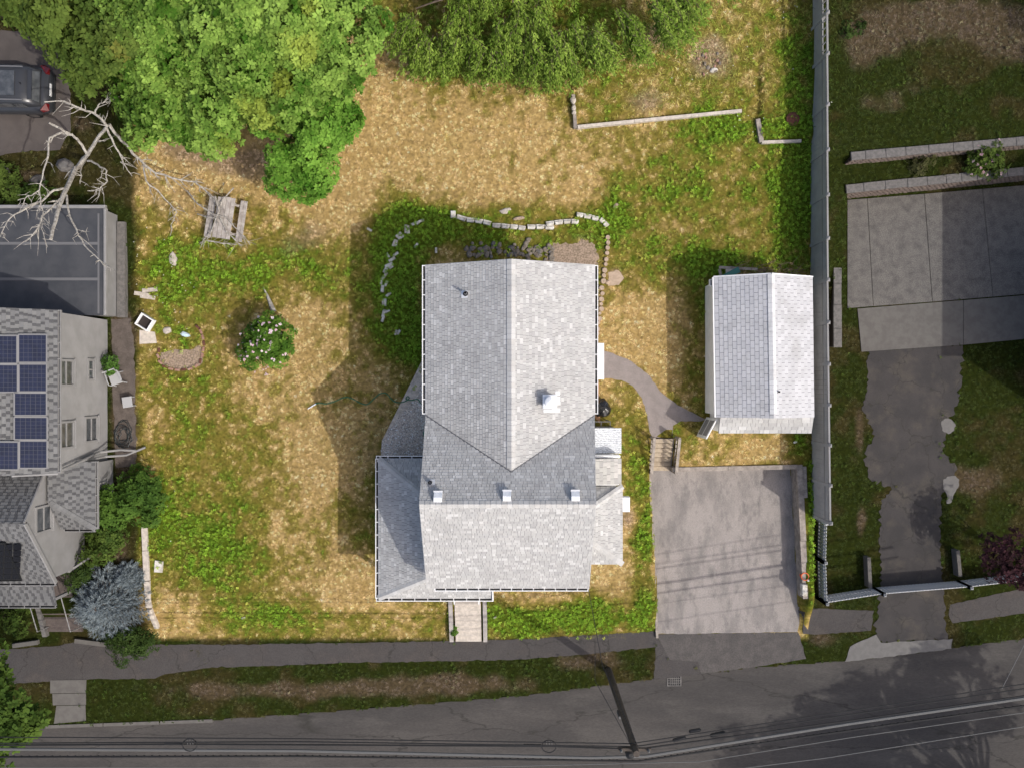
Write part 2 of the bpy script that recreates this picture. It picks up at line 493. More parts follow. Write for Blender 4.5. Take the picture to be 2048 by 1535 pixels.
# ------------------------------------------------------------------ paved outlines (photo measurements -> metres on the ground)
def outline(pts, jitter=0.0, step=0.25, seed=0, sm=0, z=None):
    w = [G(*p) if z is None else P(p[0], p[1], z) for p in pts]
    rr = random.Random(seed)
    if sm:
        for _ in range(sm):
            q = []
            for i in range(len(w)):
                a, b = w[i], w[(i + 1) % len(w)]
                q += [a * 0.75 + b * 0.25, a * 0.25 + b * 0.75]
            w = q
    if jitter <= 0:
        return [(p.x, p.y) for p in w]
    out = []
    for i in range(len(w)):
        a, b = w[i], w[(i + 1) % len(w)]
        L = (b - a).length
        n = max(1, int(L / step))
        d = (b - a)
        nrm = Vector((-d.y, d.x, 0)).normalized() if L > 0 else Vector((0, 0, 0))
        for k in range(n):
            p = a + d * (k / n)
            j = rr.gauss(0, jitter) if k else 0
            out.append((p.x + nrm.x * j, p.y + nrm.y * j))
    return out

PAVED = []     # outlines that carry no grass
def drape(name, poly, off, material, cut=0.5, kind='structure', zfun=None, keep=True, parent=None):
    """A sheet that follows the ground a few millimetres above it, with a short skirt."""
    bm = bmesh.new()
    vs = [bm.verts.new((x, y, 0)) for x, y in poly]
    f = bm.faces.new(vs)
    bmesh.ops.triangulate(bm, faces=[f], ngon_method='EAR_CLIP')
    xs = [p[0] for p in poly]; ys = [p[1] for p in poly]
    def cuts(lo, hi, no):
        n = int((hi - lo) / cut)
        for k in range(1, n + 1):
            t = lo + k * cut
            co = (t, 0, 0) if no[0] else (0, t, 0)
            bmesh.ops.bisect_plane(bm, geom=bm.verts[:] + bm.edges[:] + bm.faces[:], plane_co=co, plane_no=no)
    cuts(min(xs), max(xs), (1, 0, 0)); cuts(min(ys), max(ys), (0, 1, 0))
    co = np.array([v.co[:2] for v in bm.verts])
    z = (zfun or terr)(co[:, 0], co[:, 1])
    for v, zz in zip(bm.verts, z):
        v.co.z = float(zz) + off
    edges = [e for e in bm.edges if e.is_boundary]
    r = bmesh.ops.extrude_edge_only(bm, edges=edges)
    for v in [g for g in r['geom'] if isinstance(g, bmesh.types.BMVert)]:
        v.co.z -= 0.06
    bmesh.ops.recalc_face_normals(bm, faces=bm.faces[:])
    me = bpy.data.meshes.new(name)
    bm.to_mesh(me); bm.free()
    me.materials.append(material)
    o = link(name, me, parent)
    if kind: tag(o, kind=kind)
    if keep: PAVED.append(poly)
    return o

# ------------------------------------------------------------------ what grows where
# (px, py, rx, ry, amount): how green the lawn is
GREEN = [(1622, 1090, 10, 150, .7), (820, 290, 260, 150, -.34), (560, 350, 140, 60, -.30), (380, 320, 140, 45, -.38), (450, 545, 150, 60, .30), (320, 560, 60, 110, .30),
         (630, 540, 90, 60, .22), (700, 430, 90, 50, -.25), (360, 400, 80, 60, -.2), (430, 900, 150, 150, .14), (590, 800, 120, 170, -.22),
         (640, 1010, 80, 110, -.14), (400, 1080, 120, 90, .38), (320, 1010, 50, 70, .30), (340, 1225, 70, 60, -.22), (530, 1235, 120, 45, .38),
         (700, 1215, 110, 60, -.16), (1400, 380, 220, 80, .26), (1270, 480, 60, 60, .12), (1590, 370, 40, 160, .55), (1580, 150, 50, 200, .35), (1200, 310, 150, 60, -.06),
         (1300, 520, 90, 90, -.04), (1470, 265, 110, 40, .42), (1440, 525, 150, 35, .40), (1310, 690, 70, 110, -.28), (1400, 640, 40, 130, .18),
         (1250, 850, 40, 110, .16), (1380, 880, 40, 40, .2), (1520, 885, 70, 30, -.2), (1150, 1240, 220, 45, .60), (1285, 1110, 26, 160, .45),
         (1255, 1040, 20, 40, -.3), (1060, 1195, 80, 26, -.3), (800, 560, 60, 150, .55), (850, 450, 110, 40, .50), (1150, 460, 90, 40, .35), (960, 480, 110, 40, .40),
         (970, 430, 260, 20, .22), (1010, 90, 260, 110, .25), (1330, 110, 180, 120, .26), (1300, 230, 90, 40, -.10), (1380, 90, 90, 60, -.2), (1500, 190, 70, 50, .12),
         (330, 740, 60, 60, .12), (560, 930, 60, 80, .06), (480, 1130, 50, 60, .25), (830, 700, 30, 60, .5), (1600, 880, 30, 40, .4),
         (790, 140, 50, 60, -.1), (450, 790, 70, 50, -.05), (1230, 420, 30, 60, .3), (345, 650, 60, 20, .2)]
DIRT = [(480, 330, 100, 40, .9), (640, 370, 60, 40, .6), (380, 300, 60, 26, .7), (1420, 130, 50, 50, .9), (1320, 80, 60, 40, .6), (1230, 550, 18, 16, .9),
        (630, 470, 70, 40, .42), (560, 500, 60, 40, .3), (1290, 215, 60, 40, .55), (360, 720, 45, 22, .8), (350, 400, 70, 50, .4), (1255, 1035, 16, 30, .7),
        (1270, 640, 30, 60, .35), (1150, 480, 50, 22, .35), (1235, 770, 20, 40, .3), (750, 440, 30, 30, .3), (430, 590, 50, 20, .25)]
DIRT_N = [(1870, 60, 120, 55, .9), (1740, 100, 60, 50, .7), (1690, 130, 50, 50, .5), (2000, 90, 60, 50, .7), (1980, 965, 60, 35, .9), (1830, 210, 60, 40, .35),
          (1735, 860, 12, 60, .7), (1740, 1050, 12, 40, .6), (1660, 1290, 50, 25, .8), (1990, 1240, 60, 14, .6), (2000, 130, 60, 40, .5), (1730, 230, 60, 40, .4),
          (250, 660, 30, 50, .8), (250, 830, 30, 120, .95), (255, 960, 22, 40, .8), (240, 1090, 22, 50, .6), (230, 560, 10, 80, .7), (170, 250, 30, 22, .7),
          (540, 1395, 300, 24, .75), (900, 1380, 200, 24, .7), (1180, 1330, 90, 30, .6), (140, 300, 30, 14, .5), (120, 350, 60, 18, .45), (60, 360, 30, 20, .4)]
def blobs(X, Y, lst):
    s = np.zeros_like(X)
    for (px, py, rx, ry, a) in lst:
        c = P(px, py)
        s += a * np.exp(-(((X - c.x) * PPM / rx) ** 2 + ((Y - c.y) * PPM / ry) ** 2))
    return s
def lerp(a, b, t):
    return a * (1 - t[:, None]) + b * t[:, None]
def own_lot(X, Y):
    return (X > -17.0 + 0 * Y) & (X < fence_x(Y)) & (Y > -11.75)
def soft_own(X, Y):
    w = (fbm(X * 1.2, Y * 1.2, 77, 2) - 0.5) * 0.5
    return ss(-17.25, -16.75, X + w) * ss(.07, -.03, X - fence_x(Y)) * ss(-11.95, -11.75, Y)

def ground_green(X, Y, fine=0.55):
    n1 = fbm(X * 0.35, Y * 0.35, 21, 4); n2 = fbm(X * 1.4, Y * 1.4, 33, 4)
    n4 = vnoise(X * 4.2, Y * 4.2, 55) * .6 + vnoise(X * 8.5, Y * 8.5, 56) * .4
    return 0.48 + 1.15 * blobs(X, Y, GREEN) + (n1 - 0.5) * 0.7 + (n2 - 0.5) * 0.42 + (n4 - 0.5) * fine

def ground_color(X, Y, fine=0.55):
    g = ground_green(X, Y, fine)
    n3 = fbm(X * 5, Y * 5, 41, 3)[:, None]
    straw = np.array([.92, .675, .36]) * (1 - n3) + np.array([.70, .475, .205]) * n3
    olive = np.array([.45, .36, .10]) * (1 - n3) + np.array([.28, .255, .052]) * n3
    green = np.array([.235, .325, .036]) * (1 - n3) + np.array([.125, .21, .02]) * n3
    c = lerp(straw, olive, ss(.28, .60, g))
    c = lerp(c, green, ss(.58, .95, g))
    d = np.clip(blobs(X, Y, DIRT) + (fbm(X * 1.1, Y * 1.1, 9, 3) - .5) * .5, 0, 1)
    dirt = np.array([.60, .45, .33]) * (1 - n3) + np.array([.42, .30, .21]) * n3
    c = lerp(c, dirt, ss(.30, .75, d) * 0.85)
    # neighbouring plots: turf and bare earth colours darkened to imitate dimmed surroundings
    gn = fbm(X * .5, Y * .5, 61, 4) + (fbm(X * 1.7, Y * 1.7, 62, 3) - .5) * .6
    tn = np.array([.052, .066, .014]) * (1 - n3) + np.array([.034, .052, .010]) * n3
    tn2 = np.array([.088, .076, .030]) * (1 - n3) + np.array([.066, .06, .024]) * n3
    cn = lerp(tn, tn2, ss(.45, .72, gn))
    dn = np.clip(blobs(X, Y, DIRT_N) + (fbm(X * 1.3, Y * 1.3, 63, 3) - .5) * .6, 0, 1)
    earth = np.array([.20, .15, .11]) * (1 - n3) + np.array([.14, .104, .074]) * n3
    cn = lerp(cn, earth, ss(.30, .7, dn) * .9)
    return lerp(cn, c, soft_own(X, Y))

# ------------------------------------------------------------------ the ground: one sheet out to the horizon
def axis(lo, hi, step, far):
    core = np.arange(lo, hi + 1e-6, step)
    ext = []
    d = step; x = hi
    while x < far:
        d *= 1.5; x += d; ext.append(x)
    ext2 = []
    d = step; x = lo
    while x > -far:
        d *= 1.5; x -= d; ext2.append(x)
    return np.array(ext2[::-1] + list(core) + ext)
ax_x = axis(-25, 25.5, 0.125, 700); ax_y = axis(-19.5, 19.5, 0.125, 700)
GX, GY = np.meshgrid(ax_x, ax_y)
GZ = terr(GX.ravel(), GY.ravel())
nx, ny = len(ax_x), len(ax_y)
ii, jj = np.meshgrid(np.arange(nx - 1), np.arange(ny - 1))
i0 = (jj * nx + ii).ravel()
F = np.stack([i0, i0 + 1, i0 + nx + 1, i0 + nx], 1)
V = np.stack([GX.ravel(), GY.ravel(), GZ], 1)
ROAD_DROP = [(-60, 1470), (0, 1456), (200, 1449), (420, 1440), (700, 1420), (1050, 1391), (1310, 1357), (1500, 1335), (1700, 1321), (1860, 1302), (2048, 1277), (2500, 1215)]
road_edge = [G(a, b) for a, b in ROAD_DROP]
road_edge = [Vector((-150, road_edge[0].y - 3, 0))] + road_edge + [Vector((150, road_edge[-1].y + 12, 0))]
rx_ = np.array([p.x for p in road_edge]); ry_ = np.array([p.y for p in road_edge])
ground_C = ground_color(GX.ravel(), GY.ravel()) * np.array([0.38, 0.37, 0.29])      # thatch and soil between the blades
on_road = V[:, 1] < np.interp(V[:, 0], rx_, ry_) - 0.0
on_road &= (V[:, 1] > np.interp(V[:, 0], rx_, ry_) - 9.0)
V[:, 2] = np.where(on_road, V[:, 2] - 0.2, V[:, 2])
ground = link('ground', np_mesh('ground', V, F, m_soil, ground_C, smooth=True))
tag(ground, kind='structure')

# ------------------------------------------------------------------ road, walks, drives, parking court
zroad = lambda X, Y: np.full(X.shape, STREET - 0.10)
road_poly = [(p.x, p.y) for p in road_edge] + [(150, road_edge[-1].y - 8.0), (12, -21.5), (-150, road_edge[0].y - 8.0)]
drape('road', road_poly, 0.0, m_road, cut=6.0, zfun=zroad)
# granite kerb at the left, in lengths
for k, (a, b) in enumerate(((92, 205), (208, 318), (321, 425))):
    p, q = G(a, 1452 - (a - 92) * 0.036), G(b, 1452 - (b - 92) * 0.036)
    kb = MB().bar((p.x, p.y, STREET - 0.06), (q.x, q.y, STREET - 0.06), 0.15, 0.2).build('kerb_stone', m_slab_dk)
    tag(kb, 'granite kerb length at the road edge, %s from the left' % ORD[k], 'kerb', 'kerb stones along the verge')

W1 = outline([(-300, 1300), (20, 1297), (110, 1291), (150, 1283), (225, 1287), (420, 1288), (800, 1283), (1025, 1278), (1312, 1262), (1318, 1292), (1200, 1305), (1015, 1319),
              (700, 1324), (545, 1330), (425, 1333), (330, 1347), (310, 1356), (180, 1357), (95, 1362), (20, 1366), (-300, 1372)], 0.018, 0.2, 1)
drape('sidewalk', W1, 0.012, m_walk)
W2 = outline([(1622, 1222), (1748, 1220), (1742, 1260), (1630, 1268), (1606, 1266), (1603, 1224)], 0.015, 0.2, 2)
drape('sidewalk', W2, 0.012, m_walk)
W3 = outline([(1900, 1208), (2060, 1172), (2400, 1120), (2400, 1170), (2060, 1224), (1905, 1245), (1897, 1228)], 0.015, 0.2, 3)
drape('sidewalk', W3, 0.012, m_walk)
PKP = outline([(1296, 932), (1602, 927), (1606, 1100), (1610, 1200), (1596, 1264), (1314, 1268), (1309, 1190), (1302, 1060)], 0.012, 0.25, 4, z=-0.88)
drape('parking_court', PKP, 0.022, m_park, zfun=lambda X, Y: -0.80 - 0.2 * ss(-4, -11.8, Y))
AP0 = outline([(1312, 1267), (1596, 1263), (1606, 1292), (1612, 1316), (1500, 1334), (1402, 1346), (1396, 1322), (1340, 1318)], 0.012, 0.2, 15, z=STREET)
drape('driveway_apron', AP0, 0.016, mat('dimmed_court_paving', (.092, .083, .077), (.072, .066, .062), scale=2, rough=.95, grain=.3, gscale=20), zfun=lambda X, Y: np.full(X.shape, STREET))  # continues the court paving; dimming beyond the plot is put into its colour
AP = outline([(1314, 1272), (1345, 1318), (1398, 1322), (1402, 1347), (1308, 1358), (1312, 1290)], 0.015, 0.15, 5)
drape('drain_apron', AP, 0.011, m_walk)
PATH = outline([(1205, 701), (1225, 706), (1262, 722), (1296, 748), (1320, 782), (1356, 810), (1392, 828), (1412, 838), (1400, 842), (1362, 841), (1346, 850), (1343, 878),
                (1304, 878), (1298, 856), (1294, 828), (1284, 796), (1266, 772), (1243, 760), (1212, 756), (1200, 757)], 0.012, 0.18, 6)
drape('garden_path', PATH, 0.012, m_path)
GRV = outline([(852, 705), (846, 740), (836, 790), (806, 826), (776, 862), (764, 880), (762, 925), (880, 930), (885, 705)], 0.02, 0.15, 7)
drape('gravel_bed', GRV, 0.014, m_gravel, cut=0.3)
gx = rng.uniform(-6, -3.2, 26000); gy = rng.uniform(-4, 1.6, 26000)
kk = pip(gx, gy, GRV); gx, gy = gx[kk][:6500], gy[kk][:6500]
oct_ = np.array([[1, 0, 0], [0, 1, 0], [-1, 0, 0], [0, -1, 0], [0, 0, .7]])
ang = rng.uniform(0, 6.28, len(gx)); sc_p = rng.uniform(.018, .042, (len(gx), 1, 1)) * rng.uniform(.7, 1.2, (len(gx), 1, 3))
PV = oct_[None] * sc_p
ca, sa_ = np.cos(ang)[:, None], np.sin(ang)[:, None]
PV = np.stack([PV[..., 0] * ca - PV[..., 1] * sa_, PV[..., 0] * sa_ + PV[..., 1] * ca, PV[..., 2]], -1) + np.stack([gx, gy, terr(gx, gy) + .018], 1)[:, None]
PF_ = (np.array([[0, 1, 4], [1, 2, 4], [2, 3, 4], [3, 0, 4]])[None] + (np.arange(len(gx)) * 5)[:, None, None]).reshape(-1, 3)
pcol = np.array([.62, .54, .46]) * np.exp(rng.normal(0, .38, (len(gx), 1)))
tag(link('gravel_stones', np_mesh('gravel_stones', PV.reshape(-1, 3), PF_, m_pebble, np.repeat(np.clip(pcol, 0, .85), 5, 0))), 'loose grey gravel stones left of the house wall', 'gravel', kind='stuff')
RD = outline([(1736, 702), (1862, 690), (1925, 690), (1918, 800), (1898, 840), (1884, 900), (1912, 930), (1908, 950), (1884, 985), (1880, 1040), (1882, 1150), (1888, 1180), (1890, 1240), (1896, 1278),
              (1752, 1283), (1746, 1276), (1762, 1170), (1760, 1060), (1762, 1000), (1784, 978), (1740, 958), (1730, 930), (1732, 900), (1750, 870), (1724, 820), (1735, 770)], 0.06, 0.12, 8)
drape('side_driveway', RD, 0.016, m_drive_r)
RP = outline([(1690, 1322), (1700, 1292), (1752, 1268), (1762, 1284), (1830, 1280), (1905, 1276), (1902, 1296), (1850, 1303), (1770, 1312)], 0.02, 0.2, 9)
drape('driveway_apron_patch', RP, 0.020, m_patchc)
for k_, pts_ in enumerate(([(1882, 842), (1890, 836), (1902, 838), (1910, 846), (1908, 860), (1896, 867), (1884, 860)], [(1886, 958), (1894, 952), (1910, 950), (1918, 958), (1916, 974), (1908, 986), (1902, 1004), (1893, 1006), (1894, 990), (1886, 976)])):
    drape('pavement_patch', outline(pts_, .02, .1, 60 + k_), .026, m_patchc, cut=.3)
pad_root_pts = [(1694, 412), (2400, 352), (2400, 565), (1694, 618)]
PAD = [tuple(P(a, b, -0.9)[:2]) for a, b in [(1694, 398), (1752, 395), (1852, 386), (1966, 376), (2400, 340), (2400, 560), (1930, 598), (1694, 618)]]
PAVED.append(PAD)
def pad_slab(name, pts, material):
    poly = [tuple(P(a, b, -0.9)[:2]) for a, b in pts]
    cx = sum(p[0] for p in poly) / len(poly); cy = sum(p[1] for p in poly) / len(poly)
    poly = [(cx + (x - cx) * (1 - 0.012 / max(0.4, abs(x - cx))), cy + (y - cy) * (1 - 0.012 / max(0.4, abs(y - cy)))) for x, y in poly]
    mb = MB().prism(poly, -1.2, -0.86 + R.uniform(-0.006, 0.006))
    return tag(mb.build(name, material), kind='structure')
pad_slab('concrete_pad', [(1694, 400), (1734, 397), (1746, 613), (1694, 617)], m_pad)
pad_slab('concrete_pad', [(1734, 397), (1848, 388), (1864, 604), (1746, 613)], m_pad)
pad_slab('concrete_pad', [(1848, 388), (1964, 378), (1985, 594), (1864, 604)], m_pad)
pad_slab('concrete_pad', [(1964, 378), (2080, 368), (2110, 584), (1985, 594)], m_pad)
pad_slab('concrete_pad', [(2080, 368), (2400, 340), (2400, 560), (2110, 584)], m_pad)
pad_slab('concrete_pad', [(1714, 617), (1926, 600), (1926, 690), (1722, 704)], m_slab_dk)
pad_slab('concrete_pad', [(1926, 600), (2200, 578), (2200, 664), (1926, 690)], m_slab_dk)
PAVED.append([tuple(P(a, b, -0.9)[:2]) for a, b in [(1714, 617), (2200, 578), (2200, 664), (1722, 704)]])
LD = outline([(-200, 58), (60, 62), (110, 90), (138, 130), (140, 200), (142, 262), (120, 300), (40, 305), (0, 312), (-200, 330)], 0.03, 0.25, 10)
drape('neighbour_drive', LD, 0.014, m_drive_l)
# three-slab walk across the verge, and the front slabs of the left plot
for k, pts in enumerate(([(101, 1359), (173, 1358), (172, 1384), (101, 1385)], [(105, 1386), (172, 1385), (172, 1408), (106, 1409)], [(113, 1410), (171, 1409), (172, 1440), (108, 1446)])):
    poly = [tuple(G(*p)[:2]) for p in pts]
    PAVED.append(poly)
    o = MB().prism(poly, STREET - 0.15, STREET + 0.03 - 0.008 * k).build('paving_slab', m_slab_dk)
    tag(o, '%s concrete slab of the short walk across the verge' % ('upper', 'middle', 'lower')[k], 'slab', 'slabs across the verge')
# weedy island in the sidewalk and grass in the cracks
ISLAND = [tuple(G(a, b)[:2]) for a, b in [(380, 1296), (402, 1292), (412, 1304), (412, 1338), (396, 1336), (400, 1312), (390, 1303)]]
# white paint edge line is absent here; the storm drain
c = G(1349, 1359)
dr = thing('storm_drain', 'square cast iron storm drain grate at the road edge', 'drain', (c.x, c.y, STREET - 0.10))
MB().box(-0.33, 0.33, -0.30, 0.30, -0.08, 0.008).build('drain_pit', m_blackmat, dr)
fr = MB()
for s in (-1, 1):
    fr.box(s * 0.31 - 0.03, s * 0.31 + 0.03, -0.31, 0.31, 0.009, 0.03)
    fr.box(-0.28, 0.28, s * 0.29 - 0.02, s * 0.29 + 0.02, 0.009, 0.029)
fr.build('frame', m_capstone, dr)
for k in range(5):
    x = -0.28 + 0.56 * (k + 1) / 6
    MB().box(x - 0.018, x + 0.018, -0.27, 0.27, 0.009, 0.026).build('bar', m_capstone, dr)
for k in range(4):
    y = -0.27 + 0.54 * (k + 1) / 5
    MB().box(-0.28, 0.28, y - 0.016, y + 0.016, 0.009, 0.024).build('cross_bar', m_capstone, dr)
# ------------------------------------------------------------------ shingled roofs
def clip_poly(sub, clipper):
    """Sutherland-Hodgman in 2D; clipper is convex, counter-clockwise."""
    out = sub
    n = len(clipper)
    for i in range(n):
        a = clipper[i]; b = clipper[(i + 1) % n]
        ex, ey = b[0] - a[0], b[1] - a[1]
        inp = out; out = []
        if not inp: break
        for j in range(len(inp)):
            p = inp[j]; q = inp[(j + 1) % len(inp)]
            dp = ex * (p[1] - a[1]) - ey * (p[0] - a[0])
            dq = ex * (q[1] - a[1]) - ey * (q[0] - a[0])
            if dp >= 0: out.append(p)
            if (dp >= 0) != (dq >= 0):
                t = dp / (dp - dq)
                out.append((p[0] + (q[0] - p[0]) * t, p[1] + (q[1] - p[1]) * t))
    return out

GREYS = [(.39, .385, .375), (.42, .415, .40), (.45, .445, .43), (.43, .42, .405), (.40, .395, .385), (.50, .495, .48), (.365, .36, .35), (.42, .415, .40), (.41, .405, .39)]
def shingles(poly, exposure, width, palette, seed, gap=0.012, thick=0.022, tab=False, jitter=0.0, alt=None):
    """Lay courses of shingles on a planar convex roof face. Returns (area, verts, faces, colour) per piece."""
    rr = random.Random(seed)
    pts = [Vector(p) for p in poly]
    nrm = Vector((0, 0, 0))
    for i in range(len(pts)):
        a, b = pts[i], pts[(i + 1) % len(pts)]
        nrm += a.cross(b)
    nrm.normalize()
    if nrm.z < 0:
        nrm = -nrm; pts.reverse()
    up = (Vector((0, 0, 1)) - nrm * nrm.z)
    up = up.normalized() if up.length > 1e-4 else Vector((0, 1, 0))
    u = up.cross(nrm)
    o = min(pts, key=lambda p: p.dot(up))
    q = [((p - o).dot(u), (p - o).dot(up)) for p in pts]
    ar = sum(q[i][0] * q[(i + 1) % len(q)][1] - q[(i + 1) % len(q)][0] * q[i][1] for i in range(len(q)))
    if ar < 0: q.reverse()
    umin = min(p[0] for p in q); umax = max(p[0] for p in q); vmax = max(p[1] for p in q)
    res = []
    row = 0; v = 0.0
    while v < vmax:
        x = umin - rr.uniform(0, width) if not tab else umin - (width * 0.5 if row % 2 else 0.0) - 0.01
        while x < umax:
            w = width if tab else width * rr.choice((0.55, 0.75, 1.0, 1.0, 1.3))
            dark = alt is not None and (len(res) % 2 == 1)
            if dark: w = width * rr.uniform(.38, .55)
            dv = rr.uniform(-jitter, jitter)
            rect = [(x + gap * .5, v + gap * .5 + dv), (x + w - gap * .5, v + gap * .5 + dv), (x + w - gap * .5, v + exposure), (x + gap * .5, v + exposure)]
            c = clip_poly(rect, q)
            if len(c) >= 3:
                a2 = sum(c[i][0] * c[(i + 1) % len(c)][1] - c[(i + 1) % len(c)][0] * c[i][1] for i in range(len(c))) / 2
                if a2 > 0.0012:
                    top = []; bot = []
                    for (cu, cv) in c:
                        t = min(1, max(0, (cv - v) / exposure))
                        base = o + u * cu + up * cv
                        top.append(base + nrm * (thick * (1 - 0.75 * t) + 0.003)); bot.append(base - nrm * 0.002)
                    n = len(c)
                    vs = top + bot
                    fs = [tuple(range(n))] + [(n + i, n + (i + 1) % n, (i + 1) % n, i) for i in range(n)]
                    col = rr.choice(alt if dark else palette); f = rr.uniform(0.94, 1.06)
                    res.append((a2, vs, fs, tuple(k * f for k in col)))
            x += w
        v += exposure; row += 1
    return res

def roof_part(parent, name, faces, pieces, material, under=0.09, most=300, deck=m_deck_dark):
    """faces: deck polygons; pieces: list from shingles(). Largest pieces become parts, the rest one piece of stuff."""
    d = MB()
    for f in faces:
        d.sweep(f, (0, 0, -under))
    deckobj = d.build(name, deck, parent)
    pieces = sorted(pieces, key=lambda t: -t[0])
    for (a, vs, fs, col) in pieces[:most]:
        m = MB(); m.cc = col
        m._add(vs, fs)
        m.build('shingle', material, deckobj, attr=True)
    rest = pieces[most:]
    if rest:
        m = MB()
        for (a, vs, fs, col) in rest:
            m.cc = col; m._add(vs, fs)
        tag(m.build('shingle_field', material, deckobj, attr=True), kind='stuff')
    return deckobj

def ridge_caps(parent, a, b, material, palette, w=0.15, step=0.2, drop=0.06, seed=0, name='ridge_cap'):
    rr = random.Random(seed)
    a = Vector(a); b = Vector(b); d = b - a; L = d.length; d.normalize()
    s = d.cross(Vector((0, 0, 1))); s.normalize()
    up = s.cross(d)
    m = MB()
    n = int(L / step)
    for k in range(n):
        col = rr.choice(palette); f = rr.uniform(.95, 1.08); m.cc = tuple(c * f for c in col)
        p0 = a + d * (k * step); p1 = a + d * ((k + 1) * step - 0.008)
        z0 = up * 0.045; z1 = up * 0.03
        lo = Vector((0, 0, -drop))
        vs = [p0 + z0 - s * 0.01, p0 + s * w + lo + z0, p0 - s * w + lo + z0, p1 + z1 - s * 0.01, p1 + s * w + lo + z1, p1 - s * w + lo + z1]
        vs += [v - up * 0.02 for v in vs]
        fs = [(0, 1, 4, 3), (2, 0, 3, 5), (1, 0, 6, 7), (0, 2, 8, 6), (4, 1, 7, 10), (2, 5, 11, 8), (3, 4, 10, 9), (5, 3, 9, 11)]
        m._add(vs, fs)
    return tag(m.build(name, material, parent, attr=True), kind='stuff')

def gutter(parent, a, b, out, w=0.13, step=0.55):
    """U-shaped eaves gutter with straps; a, b along the eave edge, out = outward direction."""
    a = Vector(a); b = Vector(b); o = Vector(out).normalized()
    d = (b - a); L = d.length; d.normalize()
    up = Vector((0, 0, 1))
    g = MB()
    lip = o * w
    g.bar(a + lip - up * 0.045, b + lip - up * 0.045, 0.03, 0.12)
    g.bar(a + o * 0.012 - up * 0.07, b + o * 0.012 - up * 0.07, 0.022, 0.08)
    go = g.build('gutter', m_trim, parent)
    MB().bar(a + o * w * .5 - up * 0.10, b + o * w * .5 - up * 0.10, w - 0.04, 0.02).build('gutter_trough', m_dark, go)
    n = max(2, int(L / step))
    for k in range(n + 1):
        p = a + d * min(L - 0.02, max(0.02, L * k / n))
        MB().bar(p + o * 0.005, p + lip, 0.035, 0.012).build('gutter_strap', m_trim, go)
    return go

def lap_wall(parent, name, corners, z0, z1, material, lap=0.13):
    """A straight run of lapped siding between two plan points, facing out on the left of a->b."""
    a = Vector((*corners[0], 0)); b = Vector((*corners[1], 0))
    d = (b - a).normalized(); n = Vector((-d.y, d.x, 0))
    m = MB()
    z = z0
    while z < z1 - 0.01:
        t = min(z + lap, z1)
        vs = []
        for p in (a, b):
            vs += [p + n * 0.022 + Vector((0, 0, z)), p + n * 0.004 + Vector((0, 0, t)), p - n * 0.02 + Vector((0, 0, t)), p - n * 0.02 + Vector((0, 0, z))]
        m._add(vs, [(0, 1, 5, 4), (1, 2, 6, 5), (3, 0, 4, 7), (0, 3, 2, 1), (4, 5, 6, 7), (2, 3, 7, 6)])
        z = t
    return m.build(name, material, parent)

def wall_window(parent, origin, along, out, w, h, depth=0.06, glass=m_glass, trim=m_trim, sashes=2, sill=True):
    """A window part with frame pieces, sash bars and panes. origin is its lower corner on the wall face."""
    o = Vector(origin); d = Vector(along).normalized(); n = Vector(out).normalized(); u = Vector((0, 0, 1))
    fr = MB()
    t = 0.09
    c = lambda a, z, e=0.0: o + d * a + u * z + n * (depth * .5 + e)
    fr.bar(c(-t / 2, -t), c(-t / 2, h + t), depth, t, n.cross(u)) if False else None
    def slab(a0, a1, z0, z1, e0, e1):
        pts = [o + d * a0 + u * z0 + n * e0, o + d * a1 + u * z0 + n * e0, o + d * a1 + u * z1 + n * e0, o + d * a0 + u * z1 + n * e0]
        fr.sweep(pts, n * (e1 - e0))
    slab(-t, 0, -t, h + t, 0, depth); slab(w, w + t, -t, h + t, 0, depth)
    slab(0, w, h, h + t, 0, depth); slab(0, w, -t, 0, 0, depth)
    if sill: slab(-t - .03, w + t + .03, -t - .04, -t - 0.002, 0, depth + .05)
    for k in range(1, sashes):
        slab(w * k / sashes - .03, w * k / sashes + .03, 0, h, 0.01, depth * .8) if w > h else slab(0, w, h * k / sashes - .03, h * k / sashes + .03, 0.01, depth * .8)
    win = fr.build('window', trim, parent)
    for k in range(sashes):
        p = MB()
        if w > h: a0, a1, z0, z1 = w * k / sashes + .03, w * (k + 1) / sashes - .03, 0.01, h - .01
        else: a0, a1, z0, z1 = 0.01, w - .01, h * k / sashes + .03, h * (k + 1) / sashes - .03
        p.poly([o + d * a0 + u * z0 + n * .014, o + d * a1 + u * z0 + n * .014, o + d * a1 + u * z1 + n * .014, o + d * a0 + u * z1 + n * .014])
        p.build('pane', glass, win)
    return win

# ------------------------------------------------------------------ the house in the middle of the plot
HOUSE = thing('house', 'white house with pale grey shingle roofs and wraparound porch roof', 'house', (0, 0, 0))
XL, XR = -3.37, 3.05          # front block rakes
XLr, XRr = -3.40, 3.25        # rear wing eaves
YF, YR = -8.08, -4.37         # front eave, ridge
YB, YV = -1.23, 4.66          # rear eave of the front block, rear gable
ZE, ZR, ZE2, ZR2 = 5.10, 8.00, 5.40, 7.10
XC, YA = -0.03, -3.283
front = [(XL, YF, ZE), (XR, YF, ZE), (XR, YR, ZR), (XL, YR, ZR)]
backL = [(XL, YR, ZR), (XC, YR, ZR), (XC, YA, ZR2), (XLr, YB, ZE2)]
backR = [(XC, YR, ZR), (XR, YR, ZR), (XRr, YB, ZE2), (XC, YA, ZR2)]
wingL = [(XLr, YB, ZE2), (XC, YA, ZR2), (XC, YV, ZR2), (XLr, YV, ZE2)]
wingR = [(XRr, YB, ZE2), (XRr, YV, ZE2), (XC, YV, ZR2), (XC, YA, ZR2)]
pcs = []
